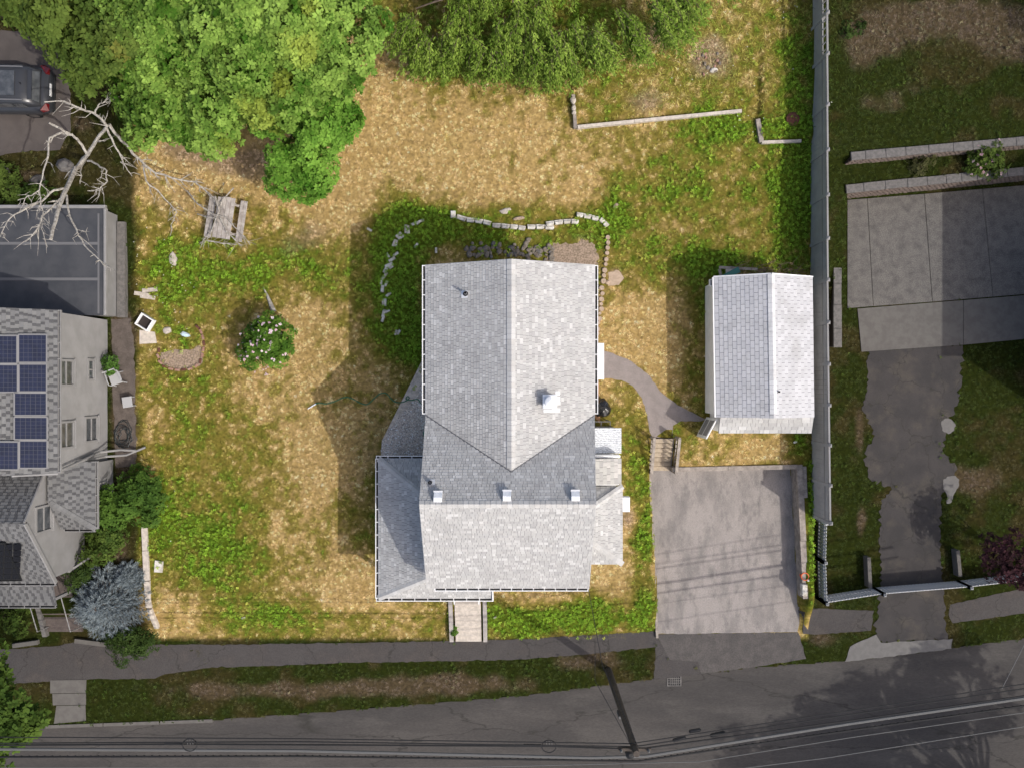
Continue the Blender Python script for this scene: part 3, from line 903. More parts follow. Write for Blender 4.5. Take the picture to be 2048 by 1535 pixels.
for k, f in enumerate((front, backL, backR, wingL, wingR)):
    pcs += shingles(f, 0.128, 0.19, GREYS, 100 + k, gap=0.011, thick=0.02)
roof = roof_part(HOUSE, 'roof', (front, backL, backR, wingL, wingR), pcs, m_shingle)
LITE = [(.44, .435, .42), (.47, .465, .45), (.45, .44, .42)]
ridge_caps(roof, (XL, YR, ZR), (XR, YR, ZR), m_shingle, LITE, w=0.14, drop=0.11, seed=1)
ridge_caps(roof, (XC, YV, ZR2), (XC, YA + 0.05, ZR2), m_shingle, LITE, w=0.16, drop=0.08, seed=2)
for (e0, e1) in (((XLr, YB, ZE2), (XC, YA, ZR2)), ((XRr, YB, ZE2), (XC, YA, ZR2))):
    a, b = Vector(e0), Vector(e1)
    MB().bar(a + Vector((0, 0, .02)), b + Vector((0, 0, .02)), 0.075, 0.02).build('valley_flashing', m_deck_dark, roof)
wl = MB()
wl.sweep([(-3.1, -7.75, -1), (-3.1, -7.75, 5.16), (-3.1, YR, 7.72), (-3.1, -1.3, 5.2), (-3.1, -1.3, -1)], (5.86, 0, 0))
wl.sweep([(-3.09, -1.42, -0.8), (-3.09, -1.42, 5.38), (XC, -1.42, 6.92), (2.94, -1.42, 5.38), (2.94, -1.42, -0.8)], (0, 5.75, 0))
wl.build('wall', m_white, HOUSE)
for (a, b) in (((XL, YF, ZE), (XL, YR, ZR)), ((XR, YF, ZE), (XR, YR, ZR)), ((XL, YR, ZR), (XL, YB, ZE2)), ((XR, YR, ZR), (XR + .15, YB, ZE2)),
               ((XLr, YV, ZE2), (XC, YV, ZR2)), ((XRr, YV, ZE2), (XC, YV, ZR2))):
    MB().bar(Vector(a) - Vector((0, 0, .07)), Vector(b) - Vector((0, 0, .09)), 0.03, 0.14).build('rake_board', m_rake, HOUSE)
gutter(HOUSE, (XLr, YB + 0.05, ZE2), (XLr, YV, ZE2), (-1, 0, 0), w=0.12)
gutter(HOUSE, (XRr, YB + 0.05, ZE2), (XRr, YV, ZE2), (1, 0, 0), w=0.12)
gutter(HOUSE, (XL + 0.3, YF, ZE), (XR - .02, YF, ZE), (0, -1, 0), w=0.11, step=0.42)
for (x, z) in ((-2.0, 1.2), (0.2, 1.2), (-1.9, 3.6), (0.6, 3.6)):
    wall_window(HOUSE, (x, -7.75, z), (1, 0, 0), (0, -1, 0), 0.85, 1.3)
for (y, z) in ((2.6, 3.5), (2.6, 1.1)):
    wall_window(HOUSE, (-3.09, y, z), (0, -1, 0), (-1, 0, 0), 0.85, 1.25)
    wall_window(HOUSE, (2.94, y - .85, z), (0, 1, 0), (1, 0, 0), 0.85, 1.25)
wall_window(HOUSE, (0.4, 4.33, 3.4), (-1, 0, 0), (0, 1, 0), 0.85, 1.25)

# wraparound porch roof on the left and front
ZP0, ZP1 = 3.0, 4.2
A_, B_, C_ = (-5.61, -3.14, ZP0), (-5.61, -8.99, ZP0), (-0.82, -8.99, ZP0)
D_, E_, F_, G_ = (-0.82, -7.77, ZP1), (-3.12, -7.77, ZP1), (-3.12, -4.90, ZP1), (-3.12, -3.14, ZP0)
pl, pf, pb = [A_, B_, E_, F_], [B_, C_, D_, E_], [A_, F_, G_]
pcs = []
for k, f in enumerate((pl, pf, pb)):
    pcs += shingles(f, 0.128, 0.19, GREYS, 200 + k, gap=0.011, thick=0.02)
proof = roof_part(HOUSE, 'porch_roof', (pl, pf, pb), pcs, m_shingle, most=120)
ridge_caps(proof, A_, F_, m_shingle, GREYS, w=0.13, drop=0.05, seed=3)
ridge_caps(proof, B_, E_, m_shingle, LITE, w=0.13, drop=0.05, seed=4)
gutter(HOUSE, (-5.61, -9.0, ZP0), (-5.61, -3.12, ZP0), (-1, 0, 0), w=0.12, step=0.5)
gutter(HOUSE, (-5.72, -8.99, ZP0), (-0.82, -8.99, ZP0), (0, -1, 0), w=0.12, step=0.5)
gutter(HOUSE, (-5.72, -3.14, ZP0), (-3.2, -3.14, ZP0), (0, 1, 0), w=0.12, step=0.5)
MB().bar(Vector(C_) + Vector((0.02, -.08, -.05)), Vector(D_) + Vector((0.02, 0, -.05)), 0.05, 0.16).build('porch_rake_board', m_trim, HOUSE)
for (x, y) in ((-5.4, -3.4), (-5.4, -5.3), (-5.4, -7.1), (-5.4, -8.75), (-3.2, -8.75), (-1.05, -8.75)):
    MB().box(x - .07, x + .07, y - .07, y + .07, -0.6, ZP0 - 0.02).build('porch_post', m_trim, HOUSE)
MB().prism([(-5.5, -8.85), (-0.95, -8.85), (-0.95, -7.76), (-3.11, -7.76), (-3.11, -3.3), (-5.5, -3.3)], 0.12, 0.30).build('porch_floor', m_wood_w, HOUSE)

# side hip roof and the low lean-to on the right
a, b = (4.66, -4.31, 2.9), (4.66, -7.58, 2.9)
h0, h1 = (2.78, -5.40, 4.0), (2.78, -6.15, 4.0)
sa, sb, sc_ = [b, a, h0, h1], [a, (2.78, -4.31, 2.9), h0], [b, h1, (2.78, -7.58, 2.9)]
lean = [(4.60, -3.12, 2.98), (4.60, -4.20, 2.98), (2.96, -4.20, 3.45), (2.96, -3.12, 3.45)]
pcs = []
for k, f in enumerate((sa, sb, sc_)):
    pcs += shingles(f, 0.128, 0.19, GREYS, 300 + k, gap=0.011, thick=0.02)
sr = roof_part(HOUSE, 'side_roof', (sa, sb, sc_), pcs, m_shingle, most=80)
ridge_caps(sr, a, h0, m_shingle, LITE, w=0.12, drop=0.05, seed=5)
ridge_caps(sr, b, h1, m_shingle, LITE, w=0.12, drop=0.05, seed=6)
roof_part(HOUSE, 'lean_to_roof', (lean,), shingles(lean, 0.165, 0.27, [(.42, .41, .38), (.48, .46, .43), (.37, .36, .34)], 310), m_shingle, most=60)
MB().box(2.97, 4.52, -4.26, -3.2, -0.8, 2.9).box(2.80, 4.5, -7.4, -4.40, -0.8, 2.86).build('side_wall', m_white, HOUSE)
MB().box(2.96, 4.55, -3.10, -2.99, 2.4, 3.0).build('fascia', m_trim, HOUSE)
wall_window(HOUSE, (4.5, -6.6, 1.0), (0, 1, 0), (1, 0, 0), 0.8, 1.2)
# bulkhead cover: weathered corrugated sheet on a white box
bk = MB()
for k in range(14):
    y0 = -1.88 - 1.09 * k / 14; y1 = -1.88 - 1.09 * (k + .5) / 14; y2 = -1.88 - 1.09 * (k + 1) / 14
    bk._add([(3.42, y0, 2.42), (4.70, y0, 2.18), (4.70, y1, 2.205), (3.42, y1, 2.445), (4.70, y2, 2.18), (3.42, y2, 2.42)], [(0, 3, 2, 1), (3, 5, 4, 2)])
bk.build('bulkhead_cover', m_weath, HOUSE)
MB().box(2.95, 4.6, -2.93, -1.95, -0.4, 2.10).build('bulkhead_wall', m_white, HOUSE)
MB().sweep([(3.40, -3.00, 2.25), (4.35, -3.00, 2.10), (4.72, -3.10, 2.06), (3.40, -3.20, 2.25)], (0, 0, -.04)).build('bulkhead_flashing', m_metal_white, HOUSE)
mf = MB()
for y in (-1.62, -1.84):
    mf.bar((2.95, y, 2.0), (4.25, y, 2.0), 0.04, 0.05)
for x in (3.5, 3.85, 4.24):
    mf.bar((x, -1.62, 2.0), (x, -1.84, 2.0), 0.035, 0.04)
mf.build('rail_frame', m_capstone, HOUSE)
for x in (3.5, 4.24):
    MB().bar((x, -1.62, -0.1), (x, -1.62, 2.0), 0.04, 0.04).build('rail_post', m_capstone, HOUSE)
# door hood and side entrance
hd = MB().box(2.95, 3.93, 0.2, 1.74, 2.38, 2.46, bev=0.02).build('door_hood', m_trim, HOUSE)
for y in (0.32, 1.62):
    MB().bar((2.95, y, 1.85), (3.75, y, 2.37), 0.05, 0.05).build('hood_bracket', m_trim, hd)
dd = MB().box(2.94, 2.99, 0.5, 1.42, 0.05, 2.1).build('door', m_wood_w, HOUSE)
MB().box(2.99, 3.04, 0.58, 0.62, 1.0, 1.12).build('handle', m_alu, dd)
MB().box(4.5, 5.08, -5.50, -4.86, 1.72, 2.1, bev=0.03).build('window_air_conditioner', m_metal_white, HOUSE)

# chimney, hoods and vent pipes
ch = thing('chimney_stack', None, None) if False else None
cx, cy = 1.42, -0.66
zc = ZR2 - (cx - XC) * (ZR2 - ZE2) / (XRr - XC)
chm = MB().box(cx - .20, cx + .20, cy - .20, cy + .20, zc - .4, zc + .55).build('chimney', m_flash, HOUSE)
MB().box(cx - .27, cx + .27, cy - .27, cy + .27, zc + .55, zc + .63, bev=0.03).build('chimney_cap', m_metal_white, chm)
MB().lathe([(0.15, 0), (0.15, .12), (0.19, .12), (0.19, .2), (0.05, .27)], 16, Matrix.Translation((cx, cy, zc + .63))).build('flue', m_metal_white, chm, smooth=False)
fl = MB()
for (dx, dy, w, h) in ((.33, .30, .16, .16), (.36, .02, .14, .30), (.28, -.34, .3, .14), (-.05, -.36, .34, .10)):
    z = zc - (dx) * .52 + .045
    fl._add([(cx + dx - w / 2, cy + dy - h / 2, z + w * .26), (cx + dx + w / 2, cy + dy - h / 2, z - w * .26), (cx + dx + w / 2, cy + dy + h / 2, z - w * .26), (cx + dx - w / 2, cy + dy + h / 2, z + w * .26)], [(0, 1, 2, 3)])
fl.build('flashing', m_metal_white, chm)
sl = (ZR - ZE2) / (YB - YR)
for (px, py) in ((876, 993), (1014, 991), (1151, 991)):
    p = P(px, py, 7.9)
    y0, y1 = p.y - .17, p.y + .17
    zr_ = lambda y: ZR - (y - YR) * sl
    v = MB()
    v.sweep([(p.x - .15, y0, zr_(y0) - .05), (p.x - .15, y1, zr_(y1) - .05), (p.x - .15, y1, zr_(y1) + .22), (p.x - .15, p.y, zr_(p.y) + .24), (p.x - .15, y0, zr_(y0) + .10)], (.30, 0, 0))
    vo = v.build('roof_vent', m_metal_white, HOUSE)
    MB().bar((p.x - .17, y1 + .03, zr_(y1) + .22), (p.x + .17, y1 + .03, zr_(y1) + .22), 0.06, 0.02).build('vent_lip', m_flash, vo)
p = P(930, 585, 6.7)
zz = ZE2 + (p.x - XLr) * (ZR2 - ZE2) / (XC - XLr)
vp = MB().lathe([(0.055, -.1), (0.055, .42), (0.05, .42), (0.04, .1)], 12, Matrix.Translation((p.x, p.y, zz))).build('vent_pipe', m_alu, HOUSE)
MB().lathe([(0.11, -.02), (0.10, .07), (0.06, .14)], 12, Matrix.Translation((p.x, p.y, zz))).build('vent_boot', m_blackmat, vp)
MB().box(-.17, .1, -.16, .12, .03, .04, Matrix.Translation((p.x, p.y, zz)) @ Matrix.Rotation(-math.atan(.505), 4, 'Y')).build('vent_flashing', m_metal_white, vp)
p = P(862, 962, 7.2)
zz = ZR - (p.y - YR) * sl
vp = MB().lathe([(0.075, -.1), (0.075, .2), (0.06, .2), (0.05, .05)], 12, Matrix.Translation((p.x, p.y, zz))).build('vent_pipe', m_black, HOUSE)
MB().box(-.04, .17, -.16, .10, .03, .04, Matrix.Translation((p.x, p.y, zz)) @ Matrix.Rotation(-math.atan(sl), 4, 'X')).build('vent_flashing', m_flash, vp)

# front steps and their cheek walls
FS = thing('front_steps', 'pale concrete front steps from the porch down to the sidewalk', 'steps', (-2.0, -10.4, 0))
FS_Y0 = -9.12
def fsp(mb, name, material):
    o = mb.build(name, material, FS); o.location = (2.0, 10.4, 0); return o
fsp(MB().box(-2.62, -1.40, -9.75, FS_Y0, -1.0, 0.16), 'landing', m_wood_w)
for k in range(8):
    y1 = -9.752 - 0.27 * k
    fsp(MB().box(-2.62, -1.42, y1 - .30, y1, -1.3, 0.02 - 0.125 * k, bev=0.012), 'step', m_conc_lt)
for x in (-2.80, -1.24):
    fsp(MB().sweep([(x - .09, FS_Y0 - .1, -1.3), (x - .09, -11.95, -1.3), (x - .09, -11.95, -0.8), (x - .09, -9.7, .2), (x - .09, FS_Y0 - .1, .2)], (.18, 0, 0)), 'cheek_wall', m_conc)
hr = MB()
for x in (-2.56, -1.47):
    hr.bar((x, -9.2, 1.0), (x, -9.75, .98), 0.05, 0.05)
    for y in (-9.25, -9.72): hr.bar((x, y, .1), (x, y, 1.0), 0.05, 0.05)
fsp(hr, 'handrail', m_trim)

# ------------------------------------------------------------------ garage
GAR = thing('garage', 'white garage with light grey tab shingle roof beside the vinyl fence', 'garage', (10.8, 1.5, 0), math.radians(0.0))
def gp(mb, name, material, parent=GAR, attr=False):
    o = mb.build(name, material, parent, attr)
    if parent is GAR: o.location = (-10.8, -1.5, 0)
    return o
gz0, gz1 = 2.28, 3.35
gL, gR_, gC = 8.66, 12.88, 10.80
gyT, gyB = 4.56, -1.42
gl = [(gL + .1, gyB, gz0), (gC + .1, gyB, gz1), (gC, gyT, gz1), (gL, gyT, gz0)]
gr = [(gC + .1, gyB, gz1), (gR_ + .06, gyB, gz0), (gR_, gyT, gz0), (gC, gyT, gz1)]
gf = [(8.95, -2.12, 1.90), (12.96, -2.12, 1.90), (12.94, gyB - .003, 2.24), (8.93, gyB - .003, 2.24)]
TABG = [(.47, .47, .485), (.49, .49, .50), (.455, .455, .47), (.48, .48, .49)]
groof_p = shingles(gl, 0.185, 0.31, TABG, 401, gap=0.016, thick=0.016, tab=True) + shingles(gr, 0.185, 0.31, [(.47, .47, .48), (.49, .49, .50), (.455, .455, .465)], 402, gap=0.016, thick=0.016, tab=True)
groof = roof_part(GAR, 'roof', (gl, gr), groof_p, m_shingle)
groof.location = (-10.8, -1.5, 0)
ridge_caps(groof, (gC, gyT, gz1), (gC + .1, gyB, gz1), m_shingle, [(.58, .58, .58), (.6, .6, .6)], w=0.15, drop=0.07, seed=8)
gpent = roof_part(GAR, 'pent_roof', (gf,), shingles(gf, 0.17, 0.28, GREYS, 403), m_shingle, most=60)
gpent.location = (-10.8, -1.5, 0)
gw = MB()
gw.sweep([(8.78, -1.3, -.5), (8.78, -1.3, 2.2), (gC, -1.3, 3.2), (12.78, -1.3, 2.2), (12.78, -1.3, -.5)], (0, 5.72, 0))
gp(gw, 'wall', m_white)
gp(MB().bar((gL + .06, gyB, gz0 - .08), (gL - .03, gyT, gz0 - .08), 0.07, 0.16), 'eave_board', m_trim)
gp(MB().bar((gL, gyT + .03, gz0 - .06), (gC, gyT + .03, gz1 - .06), 0.05, 0.14).bar((gC, gyT + .03, gz1 - .06), (gR_, gyT + .03, gz0 - .06), 0.05, 0.14), 'rake_board', m_trim)
gp(MB().box(9.0, 12.86, -2.05, -1.32, -.6, 1.84), 'front_wall', m_white)
p = P(1557, 783, 3.2)
gp(MB().lathe([(0.04, 0), (0.04, .14), (0.03, .14)], 10, Matrix.Translation((p.x, p.y, 3.2))), 'vent_pipe', m_black)
dm = MB().box(0, 0.98, -.025, .025, 0.02, 1.98, frame_at((8.86, -1.5, 0), math.radians(-118)))
dor = gp(dm, 'door', m_white)
dpan = MB()
for (a0, a1, z0, z1) in ((.12, .86, .2, .9), (.12, .86, 1.05, 1.8)):
    dpan.box(a0, a1, -.035, -.026, z0, z1, frame_at((8.86, -1.5, 0), math.radians(-118)))
dpan.build('door_panel', m_siding, dor)
lamp = gp(MB().box(8.52, 8.74, 4.2, 4.5, 1.9, 2.1, bev=.02), 'floodlight', m_trim)
MB().box(8.545, 8.715, 4.235, 4.465, 2.1, 2.108).build('lens', m_glass, lamp)

# ------------------------------------------------------------------ the neighbouring house on the left
NB = thing('neighbour_house', 'grey shingled house with solar panels and pale siding on the left edge', 'house', (-20, 0, 0))
def nb(mb, name, material, parent=None, attr=False):
    o = mb.build(name, material, parent or NB, attr)
    if parent is None: o.location = (20, 0, 0)
    return o
NPAL = [(.135, .135, .135), (.15, .15, .15), (.145, .145, .143)]
NDK = [(.08, .08, .082), (.09, .09, .092)]
NPAL2 = [(.155, .155, .152), (.17, .17, .167), (.15, .15, .15)]
nE, nZ = -18.23, 4.7
mainr = [(nE, 2.96, nZ), (-23.0, 2.96, 8.0), (-23.0, -3.56, 8.0), (nE, -3.56, nZ)]
gX = -19.30; gyR = -5.49; gzR = 5.2
gfront = [(gX, -8.40, 2.8), (gX, gyR, gzR), (-27, gyR, gzR), (-27, -8.40, 2.8)]
grear = [(gX, gyR, gzR), (gX - .02, -3.60, 3.64), (-27, -3.60, 3.64), (-27, gyR, gzR)]
bay1 = [(-17.86, -6.2, 2.3), (-17.86, -3.3, 2.3), (-19.30, -3.3, 3.45), (-19.30, -4.85, 3.45)]
bay2 = [(-17.86, -6.2, 2.3), (-19.30, -4.85, 3.45), (-19.30, -6.2, 2.3)]
porch = [(-19.62, -9.5, 2.16), (-19.62, -8.36, 2.52), (-27, -8.36, 2.52), (-27, -9.5, 2.16)]
pcs = []
for k, f in enumerate((mainr, gfront, grear)):
    f2 = [(max(x, -25.0) if x < -24 else x, y, z) for x, y, z in f]
    pcs += shingles(f2, 0.15, 0.23, NPAL2 if k == 0 else NPAL, 500 + k, gap=0.014, thick=0.03, alt=NDK)
nroof = roof_part(NB, 'roof', (mainr, gfront, grear), pcs, m_nshingle); nroof.location = (20, 0, 0)
pcs = []
for k, f in enumerate((bay1, bay2)):
    pcs += shingles(f, 0.15, 0.23, NPAL, 510 + k, gap=0.014, thick=0.03, alt=NDK)
br_ = roof_part(NB, 'bay_roof', (bay1, bay2), pcs, m_nshingle, most=80); br_.location = (20, 0, 0)
ridge_caps(br_, bay1[0], bay1[3], m_nshingle, NPAL, w=.12, drop=.04, seed=9)
porch2 = [(max(x, -25.0), y, z) for x, y, z in porch]
pr_ = roof_part(NB, 'porch_roof', (porch,), shingles(porch2, 0.15, 0.23, NPAL, 520, alt=NDK), m_nshingle, most=80); pr_.location = (20, 0, 0)
for args in (((nE, 2.96, nZ), (nE, -3.56, nZ), (1, 0, 0)), ((gX, -8.40, 2.8), (-25, -8.40, 2.8), (0, -1, 0)), ((-17.86, -6.2, 2.3), (-17.86, -3.3, 2.3), (1, 0, 0)),
             ((-17.86, -6.2, 2.3), (-19.2, -6.2, 2.3), (0, -1, 0)), ((-19.62, -9.5, 2.16), (-25, -9.5, 2.16), (0, -1, 0))):
    g_ = gutter(NB, args[0], args[1], args[2], w=0.11, step=0.6)
    g_.location = (20, 0, 0)
for o in list(NB.children):
    if o.name.startswith('gutter'):
        o.data.materials[0] = m_siding
        for c2 in o.children:
            if c2.name.startswith('gutter_strap'): c2.data.materials[0] = m_siding
nW = -18.40
nb(MB().box(-26, nW - .03, -3.45, 2.9, -1, nZ - .05).sweep([(gX - .12, -8.2, -1), (gX - .12, -8.2, 2.85), (gX - .12, gyR, 5.05), (gX - .12, -3.4, 3.35), (gX - .12, -3.4, -1)], (-6, 0, 0))
   .box(-19.4, -18.13, -6.02, -3.42, -1, 2.24), 'wall', m_siding)
s1 = lap_wall(NB, 'siding', ((nW, 2.9), (nW, -3.42)), -0.1, nZ - .06, m_siding); s1.location = (20, 0, 0)
for o in (wall_window(NB, (nW + .02, -0.01, 3.25), (0, 1, 0), (1, 0, 0), .93, 1.05, sashes=2),
          wall_window(NB, (nW + .02, 0.23, 1.45), (0, 1, 0), (1, 0, 0), .78, .40, sashes=2),
          wall_window(NB, (nW + .02, -2.58, 3.2), (0, 1, 0), (1, 0, 0), .98, 1.1, sashes=2),
          wall_window(NB, (nW + .02, -2.45, 1.1), (0, 1, 0), (1, 0, 0), .96, 1.0, sashes=2),
          wall_window(NB, (gX - .12, -6.05, 3.0), (0, 1, 0), (1, 0, 0), .95, 1.1, sashes=2),
          wall_window(NB, (-18.13, -5.3, .9), (0, 1, 0), (1, 0, 0), .9, .95, sashes=2)):
    o.location = (20, 0, 0)
    o.data.materials[0] = m_siding
# rake boards, corner board, downspouts
nb(MB().bar((gX + .01, -8.4, 2.76), (gX + .01, gyR, 5.16), .06, .16).bar((gX + .01, gyR, 5.16), (gX + .01, -3.62, 3.62), .06, .16), 'rake_board', m_siding)
nb(MB().bar((nE - .05, -3.60, nZ - .1), (-19.6, -3.60, nZ + .85), .06, .2), 'eave_return', m_siding)
nb(MB().tube([(-18.25, -3.5, 4.6), (-18.2, -3.42, 4.2), (-18.2, -3.0, 1.2), (-17.6, -2.95, .5), (-17.0, -3.0, .25)], .05, 8), 'downspout', m_siding)
nb(MB().tube([(-18.25, -3.25, 3.2), (-18.1, -3.22, .9), (-17.4, -3.2, .3), (-16.6, -2.85, .15)], .05, 8), 'downspout', m_siding)
# flat-roofed rear block
fz = 1.75
nb(MB().box(-26, -17.86, 3.05, 7.62, -1, fz - .1), 'rear_wall', m_siding)
nb(MB().box(-26, -17.72, 2.98, 7.70, fz - .1, fz - .02), 'flat_roof', m_membrane)
cp = MB()
cp.box(-26, -17.66, 7.62, 7.76, fz - .12, fz + .07, bev=.02)
cp.box(-17.74, -17.62, 2.98, 7.615, fz - .12, fz + .065, bev=.02)
nb(cp, 'coping', m_siding)
for y in (6.1, 4.55):
    nb(MB().box(-26, -17.95, y - .06, y + .06, fz - .019, fz - .008), 'roof_seam', m_deck_dark)
nb(MB().box(-18.02, -17.94, 3.05, 7.4, fz - .019, fz - .005), 'roof_seam', m_deck_dark)
nb(MB().box(-17.80, -17.45, 3.0, 7.3, -.3, .35), 'foundation', m_capstone)
# front porch: floor, posts, brown steps with rails
nb(MB().box(-26, -19.75, -9.35, -8.2, -.9, .15), 'porch_floor', m_step_br)
for x in (-19.8, -21.6, -23.4):
    nb(MB().box(x - .06, x + .06, -9.35, -9.23, .15, 2.1), 'porch_post', m_siding)
nb(MB().bar((-19.65, -8.3, 1.0), (-18.6, -7.6, .95), .08, .08).bar((-19.65, -8.3, .1), (-19.65, -8.3, 1.0), .1, .1), 'porch_rail', m_siding)
NS = thing('brick_steps', 'brown brick front steps below the grey porch roof on the left', 'steps', (-20.7, -10.6, 0))
for k in range(7):
    y1 = -9.36 - .30 * k
    o = MB().box(-21.55, -19.95, y1 - .32, y1, -1.2, .02 - .14 * k, bev=.015).build('step', m_step_br, NS); o.location = (20.7, 10.6, 0)
o = MB().sweep([(-21.75, -9.4, -1.2), (-21.75, -11.7, -1.2), (-21.75, -11.7, -.75), (-21.75, -9.4, .2)], (.19, 0, 0)).build('cheek_wall', m_capstone, NS); o.location = (20.7, 10.6, 0)
for (x, z) in ((-21.5, 0), (-20.0, 0)):
    o = MB().tube([(x, -9.4, 1.0), (x, -11.2, .15), (x, -11.25, -.8)], .025, 6).build('handrail', m_siding, NS); o.location = (20.7, 10.6, 0)
# front garden walls of the left plot
for nm, a_, b_, lab in (('garden_wall', (28, 1289), (78, 1282), 'low pale kerb wall left of the brown steps'), ('garden_wall', (152, 1279), (226, 1288), 'low pale kerb wall right of the brown steps')):
    p, q = P(*a_, -.95), P(*b_, -.95)
    tag(MB().bar((p.x, p.y, -.95), (q.x, q.y, -.95), .2, .3).build(nm, m_slab_dk), lab, 'wall')

# solar panels on that roof
def solar(corners, label, blue=True, nx_=6, ny_=6):
    """corners: four points on the roof face, counter-clockwise from above."""
    c = [Vector(p) for p in corners]
    n = (c[1] - c[0]).cross(c[3] - c[0]).normalized()
    if n.z < 0: n = -n
    ctr = sum(c, Vector()) / 4
    t = thing('solar_panel', label, 'solar panel', tuple(ctr), 0, 'solar panels on the left roof')
    c = [p - ctr + n * .11 for p in c]
    fr = MB()
    for i in range(4):
        fr.bar(c[i], c[(i + 1) % 4], .045, .045, n)
    fr.build('frame', m_alu if blue else m_black, t)
    inset = [p * .985 for p in c]
    MB().sweep([p for p in inset], -n * .03).build('backing', m_solar_gap if blue else m_blackmat, t)
    cells = MB()
    u = (c[1] - c[0]); v = (c[3] - c[0])
    for i in range(nx_):
        for j in range(ny_):
            a0, a1 = .03 + .94 * (i + .05) / nx_, .03 + .94 * (i + .95) / nx_
            b0, b1 = .03 + .94 * (j + .05) / ny_, .03 + .94 * (j + .95) / ny_
            q = [c[0] + u * a0 + v * b0, c[0] + u * a1 + v * b0, c[0] + u * a1 + v * b1, c[0] + u * a0 + v * b1]
            cells.poly([p + n * .012 for p in q])
    tag(cells.build('cell_field', m_solar if blue else m_solar_blk, t), kind='stuff')
def on_main(px, py):
    # point of the main roof slope seen at this measurement
    z = 5.5
    for _ in range(30):
        p = P(px, py, z)
        z = nZ + (nE - p.x) * (8.0 - nZ) / (nE + 23.0)
    return (p.x, p.y, z + .02)
def sp(x0, x1, y0, y1, lab):
    solar([on_main(x0, y1), on_main(x1, y1), on_main(x1, y0), on_main(x0, y0)], lab)
sp(36.5, 93, 669, 725, 'blue solar panel at the upper right corner of the roof array')
sp(-22, 34, 671, 727, 'blue solar panel cut by the frame in the top row')
sp(37.5, 93, 728, 783, 'blue solar panel in the second row, right of its pair')
sp(-21, 35, 729, 784, 'blue solar panel cut by the frame in the second row')
sp(28, 93, 785, 830, 'blue solar panel standing alone in the third row')
sp(28, 94, 833, 878, 'blue solar panel standing alone in the fourth row')
sp(38.5, 94, 880, 935, 'blue solar panel at the lower right corner of the roof array')
sp(-20, 36.5, 882, 938, 'blue solar panel cut by the frame in the bottom row')
def on_gf(px, py):
    z = 4
    for _ in range(30):
        p = P(px, py, z)
        z = 2.8 + (p.y + 8.4) * (2.4 / 2.91)
    return (p.x, p.y, z + .02)
solar([on_gf(-60, 1157), on_gf(46, 1155), on_gf(13, 1080), on_gf(-60, 1082)], 'black solar panel on the lower front roof slope', False)

# ------------------------------------------------------------------ house off to the right whose shade reaches the concrete pad
NR = thing('shade_house', 'unseen two-storey house just beyond the right edge shading the concrete pad', 'house', (28, 3, 0))
o = MB().box(25.0, 33, -1.5, 6.5, -1.2, 5.6).build('wall', m_siding, NR); o.location = (-28, -3, 0)
o = MB().sweep([(24.6, -1.9, 5.6), (29, -1.9, 8.2), (33.4, -1.9, 5.6)], (0, 8.8, 0)).build('roof', m_membrane, NR); o.location = (-28, -3, 0)
# ------------------------------------------------------------------ white vinyl fence along the right boundary
VF = thing('vinyl_fence', 'tall white vinyl panel fence running along the right boundary', 'fence', (FENCE_X, 4, 0))
def vf(mb, name, material, parent=None):
    o = mb.build(name, material, parent or VF)
    if parent is None: o.location = (-FENCE_X, -4, 0)
    return o
post_py = [-60, 26, 108, 210, 300, 390, 477, 560, 645, 728, 810, 890, 970, 1045]
vy = []
for k, py in enumerate(post_py):
    zt = 2.05 + 0.4 * max(0, (600 - py) / 600)
    p = P(1654 + 9 * k / 13, py, zt)
    vy.append((float(fence_x(p.y)), p.y, zt))
for k, (x, y, zt) in enumerate(vy):
    pm = vf(MB().box(x - .07, x + .07, y - .07, y + .07, -1.2, zt + .08), 'post', m_vinyl)
    MB().lathe([(.11, 0), (.11, .03), (.02, .10)], 4, Matrix.Translation((x, y, zt + .082)) @ Matrix.Rotation(math.pi / 4, 4, 'Z')).build('post_cap', m_siding, pm)
    if k == len(vy) - 1: break
    x2, y2, z2 = vy[k + 1]
    z2 = min(z2, zt)
    ya, yb = y - .072, y2 + .072
    open_frame = k < 2
    vf(MB().bar((x, ya, zt - .02), (x2, yb, zt - .02), .075, .10), 'top_rail', m_siding)
    vf(MB().bar((x, ya, -.15), (x2, yb, -.15), .06, .14), 'bottom_rail', m_siding)
    zs = [-.6, zt - .48, zt - .075]
    # tongue-and-groove boards stand between the rails
    nb_ = 8
    for j in range(nb_):
        y0 = ya + (yb - ya) * j / nb_; y1 = ya + (yb - ya) * (j + 1) / nb_
        b = MB().box(x - .022, x + .022, min(y0, y1) + .003, max(y0, y1) - .003, -.7, zt - (.5 if open_frame else .08))
        vf(b, 'board', m_vinyl)
    vf(MB().bar((x - .028, ya, zt - .5), (x2 - .028, yb, zt - .5), .04, .09), 'middle_rail', m_siding)
    if open_frame:
        for j in range(5):
            yy = ya + (yb - ya) * (j + .5) / 5
            vf(MB().box(x - .015, x + .015, yy - .02, yy + .02, zt - .45, zt - .07), 'lattice_bar', m_vinyl)

